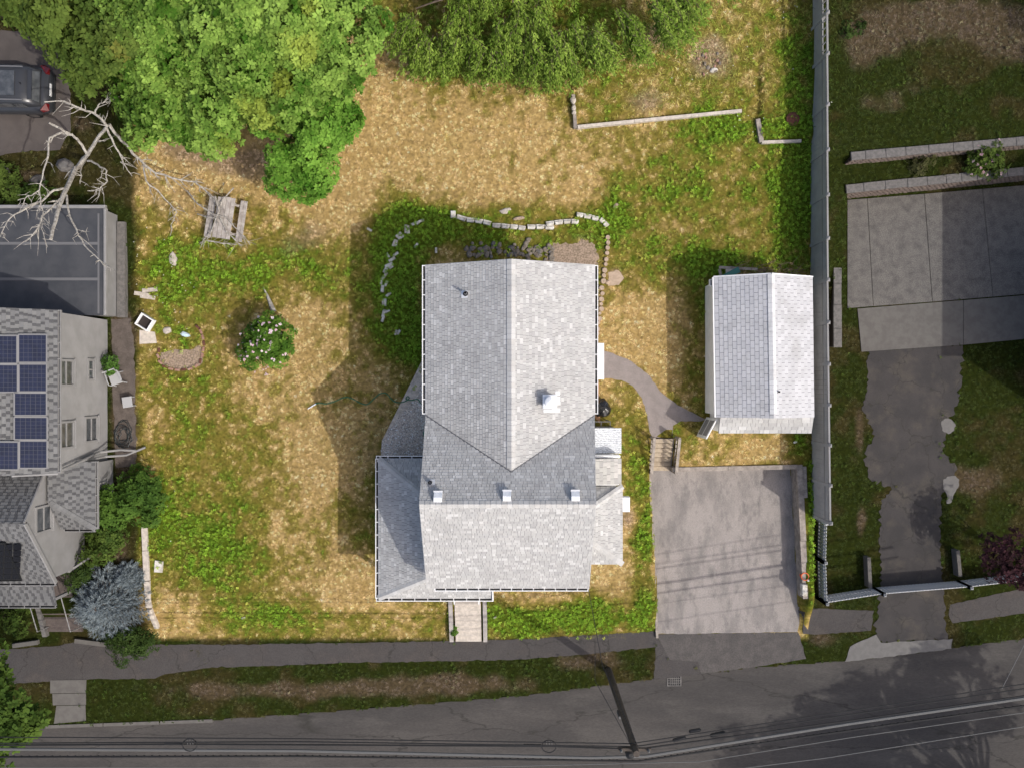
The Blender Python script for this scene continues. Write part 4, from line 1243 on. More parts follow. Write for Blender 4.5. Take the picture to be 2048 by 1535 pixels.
# picket fence round the right-hand front garden
PF = thing('picket_fence', 'low grey-white picket fence with gate along the front of the right plot', 'fence', (14, -10, 0))
def pf_(mb, name, material):
    o = mb.build(name, material, PF); o.location = (-14, 10, 0); return o
m_picket = mat('picket_white', (.56, .56, .56), rough=.6)
def picket_run(a, b, h, zb, step=0.16):
    a = Vector((a[0], a[1], 0)); b = Vector((b[0], b[1], 0))
    d = (b - a); L = d.length; d.normalize(); n = Vector((-d.y, d.x, 0))
    for z in (.25, h - .22):
        pf_(MB().bar(a + Vector((0, 0, zb + z)), b + Vector((0, 0, zb + z)), .05, .09), 'rail', m_vinyl)
    pm = MB()
    pm._add([(-.06, -.012, 0), (.06, -.012, 0), (.06, .012, 0), (-.06, .012, 0), (-.06, -.012, h - .05), (.06, -.012, h - .05), (.06, .012, h - .05), (-.06, .012, h - .05), (0, -.012, h), (0, .012, h)],
            [(0, 1, 5, 8, 4), (2, 3, 7, 9, 6), (1, 2, 6, 5), (3, 0, 4, 7), (4, 8, 9, 7), (5, 6, 9, 8)])
    me = pm.mesh('picket', m_picket)
    k = 0; t = .08
    while t < L - .05:
        o = bpy.data.objects.new('picket', me); COL.objects.link(o); o.parent = PF
        p = a + d * t + n * .04
        o.location = (p.x - 14, p.y + 10, zb)
        o.rotation_euler = (0, 0, math.atan2(d.y, d.x))
        t += step
    for p in (a, b):
        pf_(MB().box(p.x - .07, p.x + .07, p.y - .07, p.y + .07, zb - .3, zb + h + .1).lathe([(.10, 0), (.10, .03), (.02, .09)], 4, Matrix.Translation((p.x, p.y, zb + h + .1)) @ Matrix.Rotation(math.pi / 4, 4, 'Z')), 'post', m_picket)
zp = -.95
c0 = P(1652, 1045, .2); c1 = P(1650, 1124, .2); c2 = P(1653, 1206, .2); c3 = P(1768, 1188, .2); c4 = P(1941, 1174, .2); c5 = P(2060, 1160, .2); c6 = P(2400, 1110, .2)
picket_run(c0[:2], c1[:2], 1.15, zp); picket_run(c1[:2], c2[:2], 1.15, zp)
picket_run(c2[:2], c3[:2], 1.15, zp); picket_run(c3[:2], c4[:2], 1.15, zp); picket_run(c4[:2], c5[:2], 1.15, zp); picket_run(c5[:2], c6[:2], 1.15, zp)
# pale beams lying beside the drive behind the fence
for (a, b, lab) in (((1734, 1112), (1737, 1172), 'short pale beam left of the side driveway behind the picket fence'), ((1911, 1098), (1916, 1150), 'short pale beam right of the side driveway behind the picket fence')):
    p, q = P(*a, -.7), P(*b, -.7)
    tag(MB().bar((p.x, p.y, -.72), (q.x, q.y, -.72), .16, .5).build('garden_beam', m_slab_dk), lab, 'beam')

# ------------------------------------------------------------------ block retaining walls right of the fence
def block_wall(label, a, b, zb, zt, rows, thick=.30, cap_w=.42, skip_end=0.0):
    a = Vector((a[0], a[1], 0)); b = Vector((b[0], b[1], 0))
    t = thing('block_wall', label, 'wall', (a.x, a.y, zb))
    d = b - a; L = d.length; d.normalize(); n = Vector((d.y, -d.x, 0))
    M = Matrix(((d.x, n.x, 0, 0), (d.y, n.y, 0, 0), (0, 0, 1, 0), (0, 0, 0, 1)))
    MB().box(0, L, -thick, -.05, -.2, zt - zb, M).build('core', m_joint, t)
    rh = (zt - zb) / rows
    fld = MB(); rr = random.Random(int(L * 100))
    bw = .2
    for r in range(rows):
        x = -bw * .5 * (r % 2)
        while x < L:
            x0 = max(0, x + .022); x1 = min(L, x + bw - .022)
            if x1 - x0 > .03:
                fld.box(x0, x1, -.08, rr.uniform(-.012, .012), r * rh + .012, (r + 1) * rh - .012, M)
            x += bw
    tag(fld.build('block_field', m_wallblock, t), kind='stuff')
    x = -.05
    while x < L:
        w = rr.uniform(.6, 1.1); x1 = min(L + .05, x + w)
        c = MB().box(x + .006, x1 - .006, -thick - .05 + rr.uniform(-.01, .01), cap_w - thick - .10 + rr.uniform(-.015, .015), zt - zb + .004, zt - zb + .10 + rr.uniform(0, .012), M, bev=.015)
        c.build('cap_stone', m_capstone, t)
        x = x1
    return t
xa, xb = 14.98, 27
la = lambda x: 8.56 + (x - 15) * .10
lb = lambda x: 9.80 + (x - 15) * .09
block_wall('upper stone-capped block retaining wall below the raised right lawn', (xa - .1, lb(xa) - .02), (xb, lb(xb) - .02), .55, 1.46, 6)
block_wall('lower stone-capped block retaining wall behind the concrete pad', (xa, la(xa) - .02), (xb, la(xb) - .02), -.95, .62, 10)
block_wall('stone-capped side wall between fence and concrete pad', (14.95, 1.7), (14.95, 8.45), -.95, -.05, 5)

# ------------------------------------------------------------------ timber walls round the parking court and the rear bed
def timber(name, label, a, b, w=.17, h=.17, n=1, zt=None, jit=.01, seed=0, material=m_wood_w):
    """A wall of stacked timbers; the photo shows its upper timbers."""
    rr = random.Random(seed)
    a = Vector(a); b = Vector(b)
    t = thing(name, label, 'wall', (a.x, a.y, min(a.z, b.z)))
    o0 = Vector((a.x, a.y, min(a.z, b.z)))
    L = (b - a).length; d = (b - a).normalized()
    s = Vector((-d.y, d.x, 0))
    for k in range(n):
        pieces = max(1, round(L / 2.6)); cuts = [0] + sorted(L * (i + rr.uniform(-.15, .15)) / pieces for i in range(1, pieces)) + [L]
        for i in range(pieces):
            p = a + d * (cuts[i] + .006) - o0; q = a + d * (cuts[i + 1] - .006) - o0
            off = s * rr.uniform(-jit, jit)
            dz = Vector((0, 0, -h * (k + .5) - .002 * k))
            MB().bar(p + off + dz, q + off + dz, w - .006 * (k % 2), h - .004).build('timber', material, t)
    return t
q0 = P(1345, 939, .1); q1 = P(1596, 933, .1); q2 = P(1612, 1196, -.1)
timber('timber_wall', 'weathered timber retaining wall at the head of the parking court', (q0.x, q0.y, .08), (q1.x, q1.y, .12), .2, .17, 6, seed=1)
timber('timber_wall', 'weathered timber retaining wall between parking court and white fence', (q1.x + .05, q1.y + .1, .14), (q2.x, q2.y, -.05), .26, .17, 6, seed=2)
timber('timber_edging', 'outer row of timbers beside the vinyl fence above the parking court', (q1.x + .3, q1.y + .02, .12), (q1.x + .36, q1.y - 1.4, .10), .16, .14, 2, seed=3)
e0 = P(1299, 940, -.2); e1 = P(1307, 1060, -.4); e2 = P(1315, 1275, -.85)
timber('timber_edging', 'thin timber edging along the left side of the parking court', (e0.x, e0.y, -.05), (e2.x, e2.y, -.86), .11, .16, 4, seed=4)
b0, b1, b2, b3 = G(1146, 190), G(1150, 257), G(1300, 241), G(1482, 224)
timber('rear_bed_timber', 'long sun-bleached timber edging in front of the rear bed', (b1.x + .1, b1.y, .62), (b3.x, b3.y, .62), .14, .16, 2, seed=5, material=m_conc_lt)
timber('rear_bed_timber', 'short grey timber closing the left end of the rear bed', (b0.x, b0.y, .64), (b1.x, b1.y - .05, .62), .15, .16, 2, seed=6)
b4, b5, b6 = G(1514, 240), G(1521, 287), G(1600, 284)
timber('rear_bed_timber', 'short timber step at the right part of the rear bed', (b4.x, b4.y, .60), (b5.x, b5.y, .58), .20, .16, 2, seed=7)
timber('rear_bed_timber', 'right-hand bleached timber edging near the vinyl fence', (b5.x, b5.y, .58), (b6.x, b6.y, .58), .13, .16, 2, seed=8, material=m_conc_lt)
for k, (px, py, r) in enumerate(((1146, 204, .15), (1147, 217, .12), (1148, 226, .1))):
    p = G(px, py)
    tag(MB().rock(p.x, p.y, .66, r, r * 1.2, .1, k + 3).build('edging_rock', m_rocklt), 'pale rock lying on the short left timber, %s from the top' % ORD[k], 'rock', 'rocks on the left bed timber')

# concrete strip wall at the left boundary
LW = thing('boundary_wall', 'low weathered concrete boundary wall at the lower left of the lawn', 'wall', (0, 0, 0))
pp = [(289, 1052), (291, 1100), (294, 1160), (295, 1215), (298, 1262)]
for i in range(4):
    p, q = P(*pp[i], .1), P(*pp[i + 1], .1)
    z0 = T(p.x, p.y) + .1; z1 = T(q.x, q.y) + .1
    MB().bar((p.x, p.y - .01, z0 - .15), (q.x, q.y + .01, z1 - .15), .24 + R.uniform(-.03, .03), .4).build('wall_section', m_conc_lt, LW)
    PAVED.append([(p.x - .15, p.y), (p.x + .15, p.y), (q.x + .15, q.y), (q.x - .15, q.y)])

# wooden steps from the parking court to the path, with rails
WS = thing('wooden_steps', 'weathered wooden steps with rails between path and parking court', 'steps', (7.0, -3.3, 0))
def ws(mb, name, material):
    o = mb.build(name, material, WS); o.location = (-7.0, 3.3, 0); return o
wx0, wx1 = 6.42, 7.32
wyt, wyb = P(1320, 876, .02).y, P(1320, 940, -.8).y
nst = 7
for k in range(nst):
    y1 = wyt + (wyb - wyt) * k / nst; y0 = wyt + (wyb - wyt) * (k + 1) / nst
    z = .04 - .84 * k / nst
    ws(MB().box(wx0, wx1, y0 + .006, y1 - .012, z - .05, z, bev=.008), 'tread', m_wood_tan)
for x in (wx0 - .03, wx1 + .03):
    ws(MB().sweep([(x - .025, wyt, -.2), (x - .025, wyt, .02), (x - .025, wyb, -.72), (x - .025, wyb, -1.0)], (.05, 0, 0)), 'stringer', m_wood_w)
for x in (wx0 - .1, wx1 + .12):
    for (y, z) in ((wyt + .05, .0), (wyb - .02, -.8)):
        ws(MB().box(x - .05, x + .05, y - .05, y + .05, z - .2, z + 1.0), 'rail_post', m_wood_w)
    ws(MB().bar((x, wyt + .05, .98), (x, wyb - .02, .18), .13, .05), 'hand_rail', m_wood_w)
    ws(MB().bar((x, wyt + .05, .25), (x, wyb - .02, -.55), .05, .09), 'lower_rail', m_wood_w)
    for k in range(8):
        t = (k + .5) / 8
        y = wyt + .05 + (wyb - wyt - .07) * t; z = -.8 * t
        ws(MB().box(x - .02, x + .02, y - .02, y + .02, z + .2, z + .95), 'baluster', m_wood_w)
PAVED.append([(wx0 - .15, wyb), (wx1 + .18, wyb), (wx1 + .18, wyt), (wx0 - .15, wyt)])

# ------------------------------------------------------------------ edging stones round the house bed
def z7(zx, zy):
    return 720 + zx * .25391, 400 + zy * .25391
blocks = [(485, 165, 32, 1.0), (460, 180, 32, .9), (428, 188, 25, 1.2), (362, 230, 92, 1.5), (381, 236, 92, 1.5), (305, 276, 33, 1.2), (322, 296, 33, 1.2), (268, 340, 72, 1.3), (284, 342, 72, 1.2),
          (222, 438, -62, .9), (278, 430, 26, 1.3), (252, 468, 38, 1.3), (228, 512, 30, 1.5), (205, 548, 62, 1.4), (246, 528, 40, .8), (192, 603, 52, 1.7), (170, 642, 75, 1.2), (206, 660, 62, 1.1), (178, 700, 78, 1.3),
          (224, 745, 45, 1.1), (186, 806, 86, 1.3), (201, 806, 86, 1.3), (188, 893, 80, 1.4), (218, 877, 32, .9), (180, 938, 70, 1.1)]
for k, (zx, zy, an, s) in enumerate(blocks):
    p = G(*z7(zx, zy))
    M_ = frame_at((p.x, p.y, p.z + R.uniform(-.01, .04)), math.radians(an + R.uniform(-8, 8)), (R.uniform(-.15, .15), R.uniform(-.15, .15)))
    wd_ = R.uniform(.05, .075)
    o = MB().box(-.125 * s, .125 * s, -wd_, wd_, -.05, .075, M_, bev=.012).build('edging_block', m_block)
    tag(o, 'pale block in the curved edging left of the house, %s from its upper end' % ORD[k], 'block', 'pale blocks of the curved bed edging')
for (zx, zy, an, lab) in ((75, 235, -30, 'lone pale block lying on straw grass left of the arc'), (443, 360, 52, 'small pale block in green weeds inside the arc, near its top'),
                          (600, 398, 90, 'pale block standing close behind the rear left roof corner'), (284, 1043, 70, 'left of two pale blocks below the end of the arc'), (306, 1042, 62, 'right of two pale blocks below the end of the arc')):
    p = G(*z7(zx, zy))
    tag(MB().box(-.12, .12, -.05, .05, -.05, .07, frame_at((p.x, p.y, p.z), math.radians(an)), bev=.012).build('edging_block', m_block), lab, 'block', 'stray pale blocks')
# stacked white slabs behind the house
runs = [[(760, 132), (838, 160), (905, 166), (968, 176), (1035, 192)], [(1040, 204), (1110, 208), (1180, 214), (1245, 220), (1305, 230)], [(1315, 218), (1385, 216), (1455, 216), (1530, 224)],
        [(1462, 196), (1530, 184), (1600, 176), (1660, 172), (1722, 180)], [(1702, 118), (1760, 128), (1822, 140), (1880, 158)], [(1888, 152), (1920, 182), (1950, 214)]]
k = 0
for run in runs:
    for i in range(len(run) - 1):
        a, b = G(*z7(*run[i])), G(*z7(*run[i + 1]))
        d = (b - a); L = d.length; ang = math.atan2(d.y, d.x); c = (a + b) / 2
        t = thing('slab_stack', 'white slab stack in the low wall behind the house, %s from the left' % ORD[k], 'slab', (c.x, c.y, c.z), ang, 'white slabs of the rear low wall')
        for j, (dy, h) in enumerate(((.04, .09), (-.02, .16))):
            MB().box(-L / 2 + .012 + .02 * j, L / 2 - .012 - .03 * j, -.075 + dy, .075 + dy - .03 * j, -.06 + (.09 if j else 0), h + .02, Matrix.Rotation(R.uniform(-.05, .05), 4, 'Z'), bev=.012).build('slab', m_block, t)
        k += 1
p = G(*z7(735, 118))
tag(MB().box(-.11, .11, -.15, .15, -.05, .22, frame_at((p.x, p.y, p.z)), bev=.02).build('corner_block', m_block), 'square white block at the left end of the rear low wall', 'block')
# round tan pavers down the right side of the house
rnd = [(1950, 298, 20), (1952, 338, 18), (1948, 378, 19), (1944, 420, 19), (1938, 470, 20), (1934, 508, 16), (1925, 555, 22), (1920, 596, 18), (1916, 640, 22), (1902, 694, 22), (1908, 738, 18), (1900, 782, 21),
       (1898, 820, 15), (1900, 858, 21), (1888, 893, 13), (1886, 935, 20), (1876, 968, 15), (1873, 1018, 19), (1872, 1052, 15)]
for k, (zx, zy, r) in enumerate(rnd):
    p = G(*z7(zx, zy))
    rad = r * .25391 / PPM * .98
    jr = [R.uniform(.94, 1.05) for _ in range(10)]
    m_ = MB().lathe([(rad * .98, -.05), (rad, .07 + R.uniform(0, .04)), (rad * .86, .12 + R.uniform(0, .03))], 10, Matrix.Translation((p.x, p.y, p.z)) @ Matrix.Rotation(R.uniform(0, 3), 4, 'Z') @ Matrix.Scale(R.uniform(.92, 1.1), 4, (1, 0, 0)))
    tag(m_.build('round_paver', m_paver), 'round tan paver in the row right of the house, %s from the top' % ORD[k], 'paver', 'round pavers beside the house')
# dark rocks piled behind the house
for k in range(96):
    u = R.random()
    px = 930 + 175 * u; py = 500 + R.gauss(0, 9) + 6 * u
    p = G(px, py); r = R.uniform(.07, .15)
    tag(MB().rock(p.x, p.y, p.z + .04, r, r * R.uniform(.7, 1.1), r * .7, 500 + k, R.uniform(0, 3)).build('pile_rock', m_rockdk if k % 5 else m_capstone),
        'dark rock in the loose pile behind the house roof', 'rock', 'dark rocks heaped behind the house')
MUL = outline([(1092, 506), (1112, 486), (1146, 488), (1168, 480), (1190, 490), (1196, 530), (1130, 536), (1095, 524)], .06, .08, 21)
drape('mulch', MUL, .012, m_mulch, cut=.3)
for (px, py, rx, ry, lab, mt) in ((1010, 422, .28, .14, 'flat pale rock on the grass above the rear low wall', m_rocklt), (1038, 437, .3, .1, 'flat tan rock just below the pale one above the rear wall', m_paver),
                                  (1232, 412, .14, .12, 'round tan rock on the grass right of the rear wall', m_paver), (347, 519, .2, .34, 'pale flat rock on the lawn left of the picnic table', m_rocklt),
                                  (335, 661, .2, .17, 'round pinkish stone beside the brick-edged bed', m_rocklt),
                                  (1427, 141, .2, .12, 'white jagged rock on the burnt patch of the rear bed', m_block), (1215, 565, .1, .1, 'small tan rock beside the round pavers', m_paver),
                                  (130, 332, .42, .34, 'grey boulder beneath the dead tree', m_capstone), (76, 364, .4, .35, 'brown boulder left of the dead tree', m_slab_dk), (6, 350, .35, .5, 'brown boulder at the left frame edge', m_slab_dk),
                                  (1590, 800, .12, .1, 'small pale stone', m_rocklt)):
    if lab == 'small pale stone': continue
    p = G(px, py)
    tag(MB().rock(p.x, p.y, p.z + .02, rx, ry, .09 if rx < .35 else .25, int(px), .2).build('garden_rock', mt), lab, 'rock')
p = G(318, 1131)
tag(MB().prism([(p.x - .2, p.y - .26), (p.x + .17, p.y - .28), (p.x + .21, p.y + .22), (p.x - .16, p.y + .27)], p.z - .08, p.z + .07).build('flat_stone', m_block), 'white flat stone slab on the grass near the left wall', 'stone')
SANDP = outline([(1216, 545), (1238, 542), (1248, 556), (1238, 570), (1216, 572)], .02, .12, 22)
drape('sand_patch', SANDP, .012, m_paver, cut=.3)

# ------------------------------------------------------------------ picnic table with a heap of dead branches
c = G(459, 442)
PT = thing('picnic_table', 'weathered grey picnic table littered with dead branches', 'picnic table', (c.x, c.y, c.z), math.radians(-8.5))
Lh = .92
for k in range(4):
    x = -.30 + .20 * k - .02
    MB().box(x - .093, x + .093, -Lh, Lh + R.uniform(-.03, .03), .70, .74, bev=.008).build('top_plank', m_wood_p, PT)
for s, w in ((-1, .0), (1, .0)):
    for k in range(2):
        x = s * .68 + (k - .5) * .16 - (.05 if s < 0 else 0)
        MB().box(x - .074, x + .074, -Lh, Lh, .42, .46, bev=.008).build('bench_plank', m_wood_p, PT)
for y in (-.65, .65):
    for s in (-1, 1):
        MB().bar((s * .22, y, .68), (s * .62, y, .0), .09, .045, Vector((0, 1, 0))).build('leg', m_wood_p, PT)
    MB().bar((-.78, y + .05, .37), (.78, y + .05, .37), .045, .09).build('bench_support', m_wood_p, PT)
    MB().bar((-.40, y + .05, .655), (.40, y + .05, .655), .045, .085).build('top_batten', m_wood_p, PT)

# ------------------------------------------------------------------ the dead tree
def z3(zx, zy, z):
    return P(zx * .2539, 180 + zy * .2539, z)
DT = thing('dead_tree', 'bare bleached dead tree with a long limb reaching over the lawn', 'tree', tuple(G(168, 318)))
DT0 = Vector(DT.location)
def smooth_line(pts, seed=0, sub=3, j=.02):
    rr = random.Random(seed); out = []
    for i in range(len(pts) - 1):
        a, b = pts[i], pts[i + 1]
        for k in range(sub):
            t = k / sub
            p = a.lerp(b, t)
            if i or k: p = p + Vector((rr.gauss(0, j), rr.gauss(0, j), rr.gauss(0, j)))
            out.append(p)
    out.append(pts[-1])
    return out
def limb(name, pts, r0, r1, seed, twigs=0, parent=DT, material=m_dead, o0=DT0, tl=.8, drop=0.0):
    rr = random.Random(seed)
    line = smooth_line([z3(*p) if not isinstance(p, Vector) else p for p in pts], seed)
    n = len(line)
    r0 *= .8; r1 *= .8
    m = MB().tube([p - o0 for p in line], [r0 + (r1 - r0) * i / (n - 1) for i in range(n)], 7)
    for _ in range(int(twigs * 1.7)):
        i = rr.randint(n // 4, n - 2)
        base = line[i]; d = (line[i + 1] - line[i]).normalized()
        s = Vector((rr.gauss(0, 1), rr.gauss(0, 1), rr.gauss(0, .4) - drop)); s = (s - d * s.dot(d) * .5).normalized()
        L = rr.uniform(.35, 1) * tl
        p1 = base + (d * .5 + s * .8) * L * .5; p2 = p1 + (d * .7 + s * .5 + Vector((rr.gauss(0, .3), rr.gauss(0, .3), 0))) * L * .5
        m.tube([base - o0, p1 - o0, p2 - o0], [r1 * .9 + .004, r1 * .6 + .003, .004], 4)
        if rr.random() < .6:
            p3 = p1 + Vector((rr.gauss(0, .5), rr.gauss(0, .5), rr.gauss(0, .1))) * L * .5
            m.tube([p1 - o0, p3 - o0], [r1 * .5 + .003, .004], 4)
    return m.build(name, material, parent)
b_ = G(168, 318)
limb('trunk', [b_, (640, 580, 2.2), (600, 620, 2.8), (500, 830, 4.2), (450, 960, 4.8), (400, 1175, 5.6)], .16, .085, 1, 2)
limb('limb', [(500, 830, 4.2), (440, 890, 4.6), (340, 1000, 5), (290, 1110, 5.3), (200, 1195, 5.5)], .06, .022, 2, 9)
limb('limb', [(510, 780, 4.0), (420, 790, 4.3), (330, 870, 4.6), (240, 915, 4.8), (130, 965, 5.1), (60, 1030, 5.3), (0, 1160, 5.5)], .065, .02, 3, 10)
limb('limb', [(525, 830, 4.2), (530, 930, 4.5), (590, 1100, 4.8), (660, 1220, 5.0), (790, 1339, 5.2), (860, 1400, 5.3)], .06, .02, 4, 8)
limb('limb', [(620, 600, 2.6), (690, 510, 3.2), (760, 400, 3.8), (850, 285, 4.2), (760, 200, 4.5), (640, 150, 4.7), (500, 90, 5.0), (350, 95, 5.2)], .11, .025, 5, 12)
limb('limb', [(690, 510, 3.2), (620, 400, 3.8), (570, 355, 4.1), (480, 340, 4.4), (395, 380, 4.7), (375, 520, 4.9), (345, 650, 5.0), (310, 790, 5.2), (220, 850, 5.3), (140, 870, 5.4)], .075, .018, 6, 10)
limb('limb', [(560, 355, 4.1), (480, 310, 4.5), (385, 260, 4.8)], .07, .05, 7, 1)
limb('limb', [(690, 560, 3.0), (770, 590, 3.3), (840, 640, 3.5), (840, 720, 3.6), (790, 780, 3.7), (690, 795, 3.8)], .055, .02, 8, 8)
limb('limb', [(750, 190, 4.5), (770, 120, 4.7), (830, 90, 4.8), (890, 40, 4.9)], .045, .015, 9, 7)
limb('limb', [(840, 300, 4.1), (900, 430, 3.8), (960, 530, 3.5), (985, 610, 3.3), (1040, 680, 3.0)], .06, .02, 10, 7)
limb('limb', [(860, 270, 4.1), (930, 370, 3.7), (1020, 470, 3.2), (1110, 560, 2.7), (1220, 650, 2.2), (1420, 710, 1.7), (1530, 725, 1.4), (1650, 820, 1.1), (1740, 910, .9)], .085, .028, 11, 14, tl=1.0)
limb('limb', [(1130, 580, 2.6), (1150, 720, 1.8), (1240, 800, 1.2), (1330, 900, .7), (1390, 960, .45), (1350, 1060, .35), (1340, 1150, .3)], .05, .016, 12, 10)
limb('limb', [(640, 580, 2.4), (640, 680, 2.9), (630, 740, 3.1)], .05, .02, 13, 3)
limb('limb', [(300, 800, 5.2), (340, 950, 5.3), (320, 1060, 5.4), (375, 1240, 5.4)], .03, .012, 14, 12)
# loose branches heaped on the picnic table
c = G(459, 442)
brs = [((1700, 840, 1.0), (1730, 960, .95), (1690, 1060, .9), (1650, 1170, .85)), ((1845, 775, 1.15), (1760, 870, .98), (1730, 930, .92)), ((1480, 800, .6), (1560, 900, .85), (1690, 990, .9), (1780, 1060, .9)),
       ((1680, 980, .95), (1790, 1010, .9), (1850, 1080, .92), (1920, 1150, .86), (1975, 1220, .72)), ((1740, 1010, .95), (1790, 1120, .9), (1850, 1180, .85), (1910, 1235, .7)),
       ((1560, 980, .5), (1640, 1005, .8), (1720, 1015, .9)), ((1650, 1130, .6), (1610, 1180, .3), (1590, 1225, .15)), ((1640, 1190, .4), (1760, 1210, .5), (1870, 1222, .45))]
for k, bp in enumerate(brs):
    o0 = z3(*bp[0])
    line = smooth_line([z3(*p) + Vector((0, 0, c.z * .5)) for p in bp], 60 + k, 3, .006)
    m = MB(); n = len(line); rr = random.Random(80 + k)
    m.tube(line, [.028 * (1 - .7 * i / n) + .006 for i in range(n)], 6)
    dm_ = (line[-1] - line[0]).normalized()
    for _ in range(11):
        i = rr.randint(1, n - 2); a = line[i]; e = a + (dm_ * rr.uniform(.5, 1.2) + Vector((-dm_.y, dm_.x, 0)) * rr.gauss(0, .55)) * rr.uniform(.3, .6) + Vector((0, 0, rr.uniform(-.01, .04)))
        m.tube([a, a.lerp(e, .5) + Vector((rr.gauss(0, .012), rr.gauss(0, .012), 0)), e], [.009, .007, .004], 4)
    tag(m.build('fallen_branch', m_dead), ['bleached branch along the left edge of the picnic table', 'thin branch sticking out above the picnic table top', 'long thin branch crossing the table from the upper left',
        'thick pale branch over the lower right corner of the picnic table', 'pale branch running down the middle of the picnic table', 'twig reaching the picnic table from the left',
        'curled twig hanging off the lower left table corner', 'pale stick lying across the foot of the picnic table'][k], 'branch', 'dead branches on the picnic table')
# pale log on the lawn
p, q = G(527, 575), G(549, 624)
lg = MB().tube([p + Vector((0, 0, .02)), p.lerp(q, .35) + Vector((.02, 0, .05)), p.lerp(q, .8) + Vector((-.01, .02, .06)), q + Vector((0, 0, .05))], [.02, .06, .10, .11], 8).build('driftwood_log', m_dead)
tag(lg, 'pale tapered log lying on the lawn above the flowering bush', 'log')

# ------------------------------------------------------------------ small things on the lawn
p = G(294, 645)
WP = thing('planter_box', 'white square planter box with dark soil at the left boundary', 'planter', tuple(p), math.radians(-32))
for (x0, x1, y0, y1) in ((-.33, .33, .24, .30), (-.33, .33, -.30, -.24), (-.33, -.27, -.238, .238), (.27, .33, -.238, .238)):
    MB().box(x0, x1, y0, y1, 0, .34, bev=.01).build('side', m_trim, WP)
MB().box(-.268, .268, -.238, .238, 0, .16).build('soil', m_joint, WP)
SLB = [tuple(G(a, b)[:2]) for a, b in ((280, 660), (310, 664), (314, 686), (280, 688))]
tag(MB().prism(SLB, -.1, .06).build('paving_slab', m_conc_lt), 'square pale slab below the white planter box', 'slab')
for k, (px, py, an) in enumerate(((296, 594, -8), (284, 588, -8), (300, 580, 5))):
    p = G(px, py)
    tag(MB().box(-.34, .34, -.09, .09, -.05, .07, frame_at(p, math.radians(an)), bev=.012).build('boundary_stone', m_rocklt), ['longer pale stone bar at the left boundary above the planter', 'pale stone bar cut by the boundary line, left of the longer one', 'faint pale stone bar just above the longer one'][k], 'stone')
# brick-edged bed
BED = outline([(322, 705), (345, 700), (380, 700), (400, 690), (405, 715), (398, 732), (360, 738), (330, 734), (320, 722)], .03, .15, 30)
drape('brick_bed', BED, .012, m_mulch, cut=.3, keep=False)
ring = [(318, 700), (317, 712), (321, 724), (330, 733), (342, 737), (355, 739), (368, 739), (381, 737), (393, 731), (401, 722), (405, 710), (407, 698), (408, 686), (406, 674), (402, 663), (396, 654)]
for k, (px, py) in enumerate(ring):
    p = G(px, py); q = G(*ring[(k + 1) % len(ring)]) if k < len(ring) - 1 else G(390, 648)
    an = math.atan2(q.y - p.y, q.x - p.x)
    tag(MB().box(-.11, .11, -.05, .05, -.04, .06 + R.uniform(0, .03), frame_at(p, an + R.uniform(-.2, .2), (R.uniform(-.15, .15), 0)), bev=.01).build('bed_brick', m_brick if k % 3 else m_rust),
        'reddish brick edging the small garden bed, %s from its upper left end' % ORD[k], 'brick', 'bricks round the small bed')
p = G(371, 669)
cb = MB(); 
cb.rock(p.x, p.y, p.z + .07, .24, .12, .1, 77, -.3)
tag(cb.build('plastic_bag', mat('pale_blue_bag', (.45, .60, .66), (.62, .64, .64), scale=8, rough=.4)), 'crumpled pale blue bag beside the brick-edged bed', 'bag')
for k, (px, py, lab) in enumerate(((487, 1234, 'small white scrap on the lower lawn left of the steps'), (990, 1233, 'small white scrap on the bank right of the front steps'), (1590, 883, 'pinkish scrap on the grass by the fence below the garage'), (1412, 712, 'white scrap on the grass left of the garage'))):
    p = G(px, py)
    tag(MB().rock(p.x, p.y, p.z + .04, .10, .05, .04, 600 + k, .4).build('litter_scrap', m_block), lab, 'litter')
# burnt patch debris and the rusty lid
BUR = outline([(1392, 112), (1415, 104), (1436, 110), (1448, 128), (1444, 152), (1420, 160), (1396, 150), (1388, 130)], .04, .15, 31)
BUR = None; (lambda *a, **k: None)('burnt_patch', BUR, .012, mat('charred_ground', (.30, .15, .10), (.06, .05, .05), scale=3.5, rough=1, grain=.3, gscale=20), cut=.3, keep=False)
for k in range(12):
    px, py = 1418 + R.gauss(0, 16), 132 + R.gauss(0, 14); p = G(px, py)
    tag(MB().rock(p.x, p.y, p.z + .05, R.uniform(.06, .13), R.uniform(.05, .1), .06, 700 + k, R.uniform(0, 3)).build('burnt_brick', m_brick if k % 2 else m_rockdk), 'broken brick or rock on the burnt patch of the rear bed', 'brick', 'rubble on the burnt patch')
p = G(1585, 239)
lid = thing('fire_pit_lid', 'round rusty brown metal lid lying near the fence', 'lid', tuple(p))
MB().lathe([(.30, .05), (.30, .09), (.22, .12), (.02, .14)], 20).build('dome', m_rust, lid)
MB().tube([(-.06, 0, .13), (-.05, 0, .19), (.05, 0, .19), (.06, 0, .13)], .012, 6).build('handle', m_rust, lid)
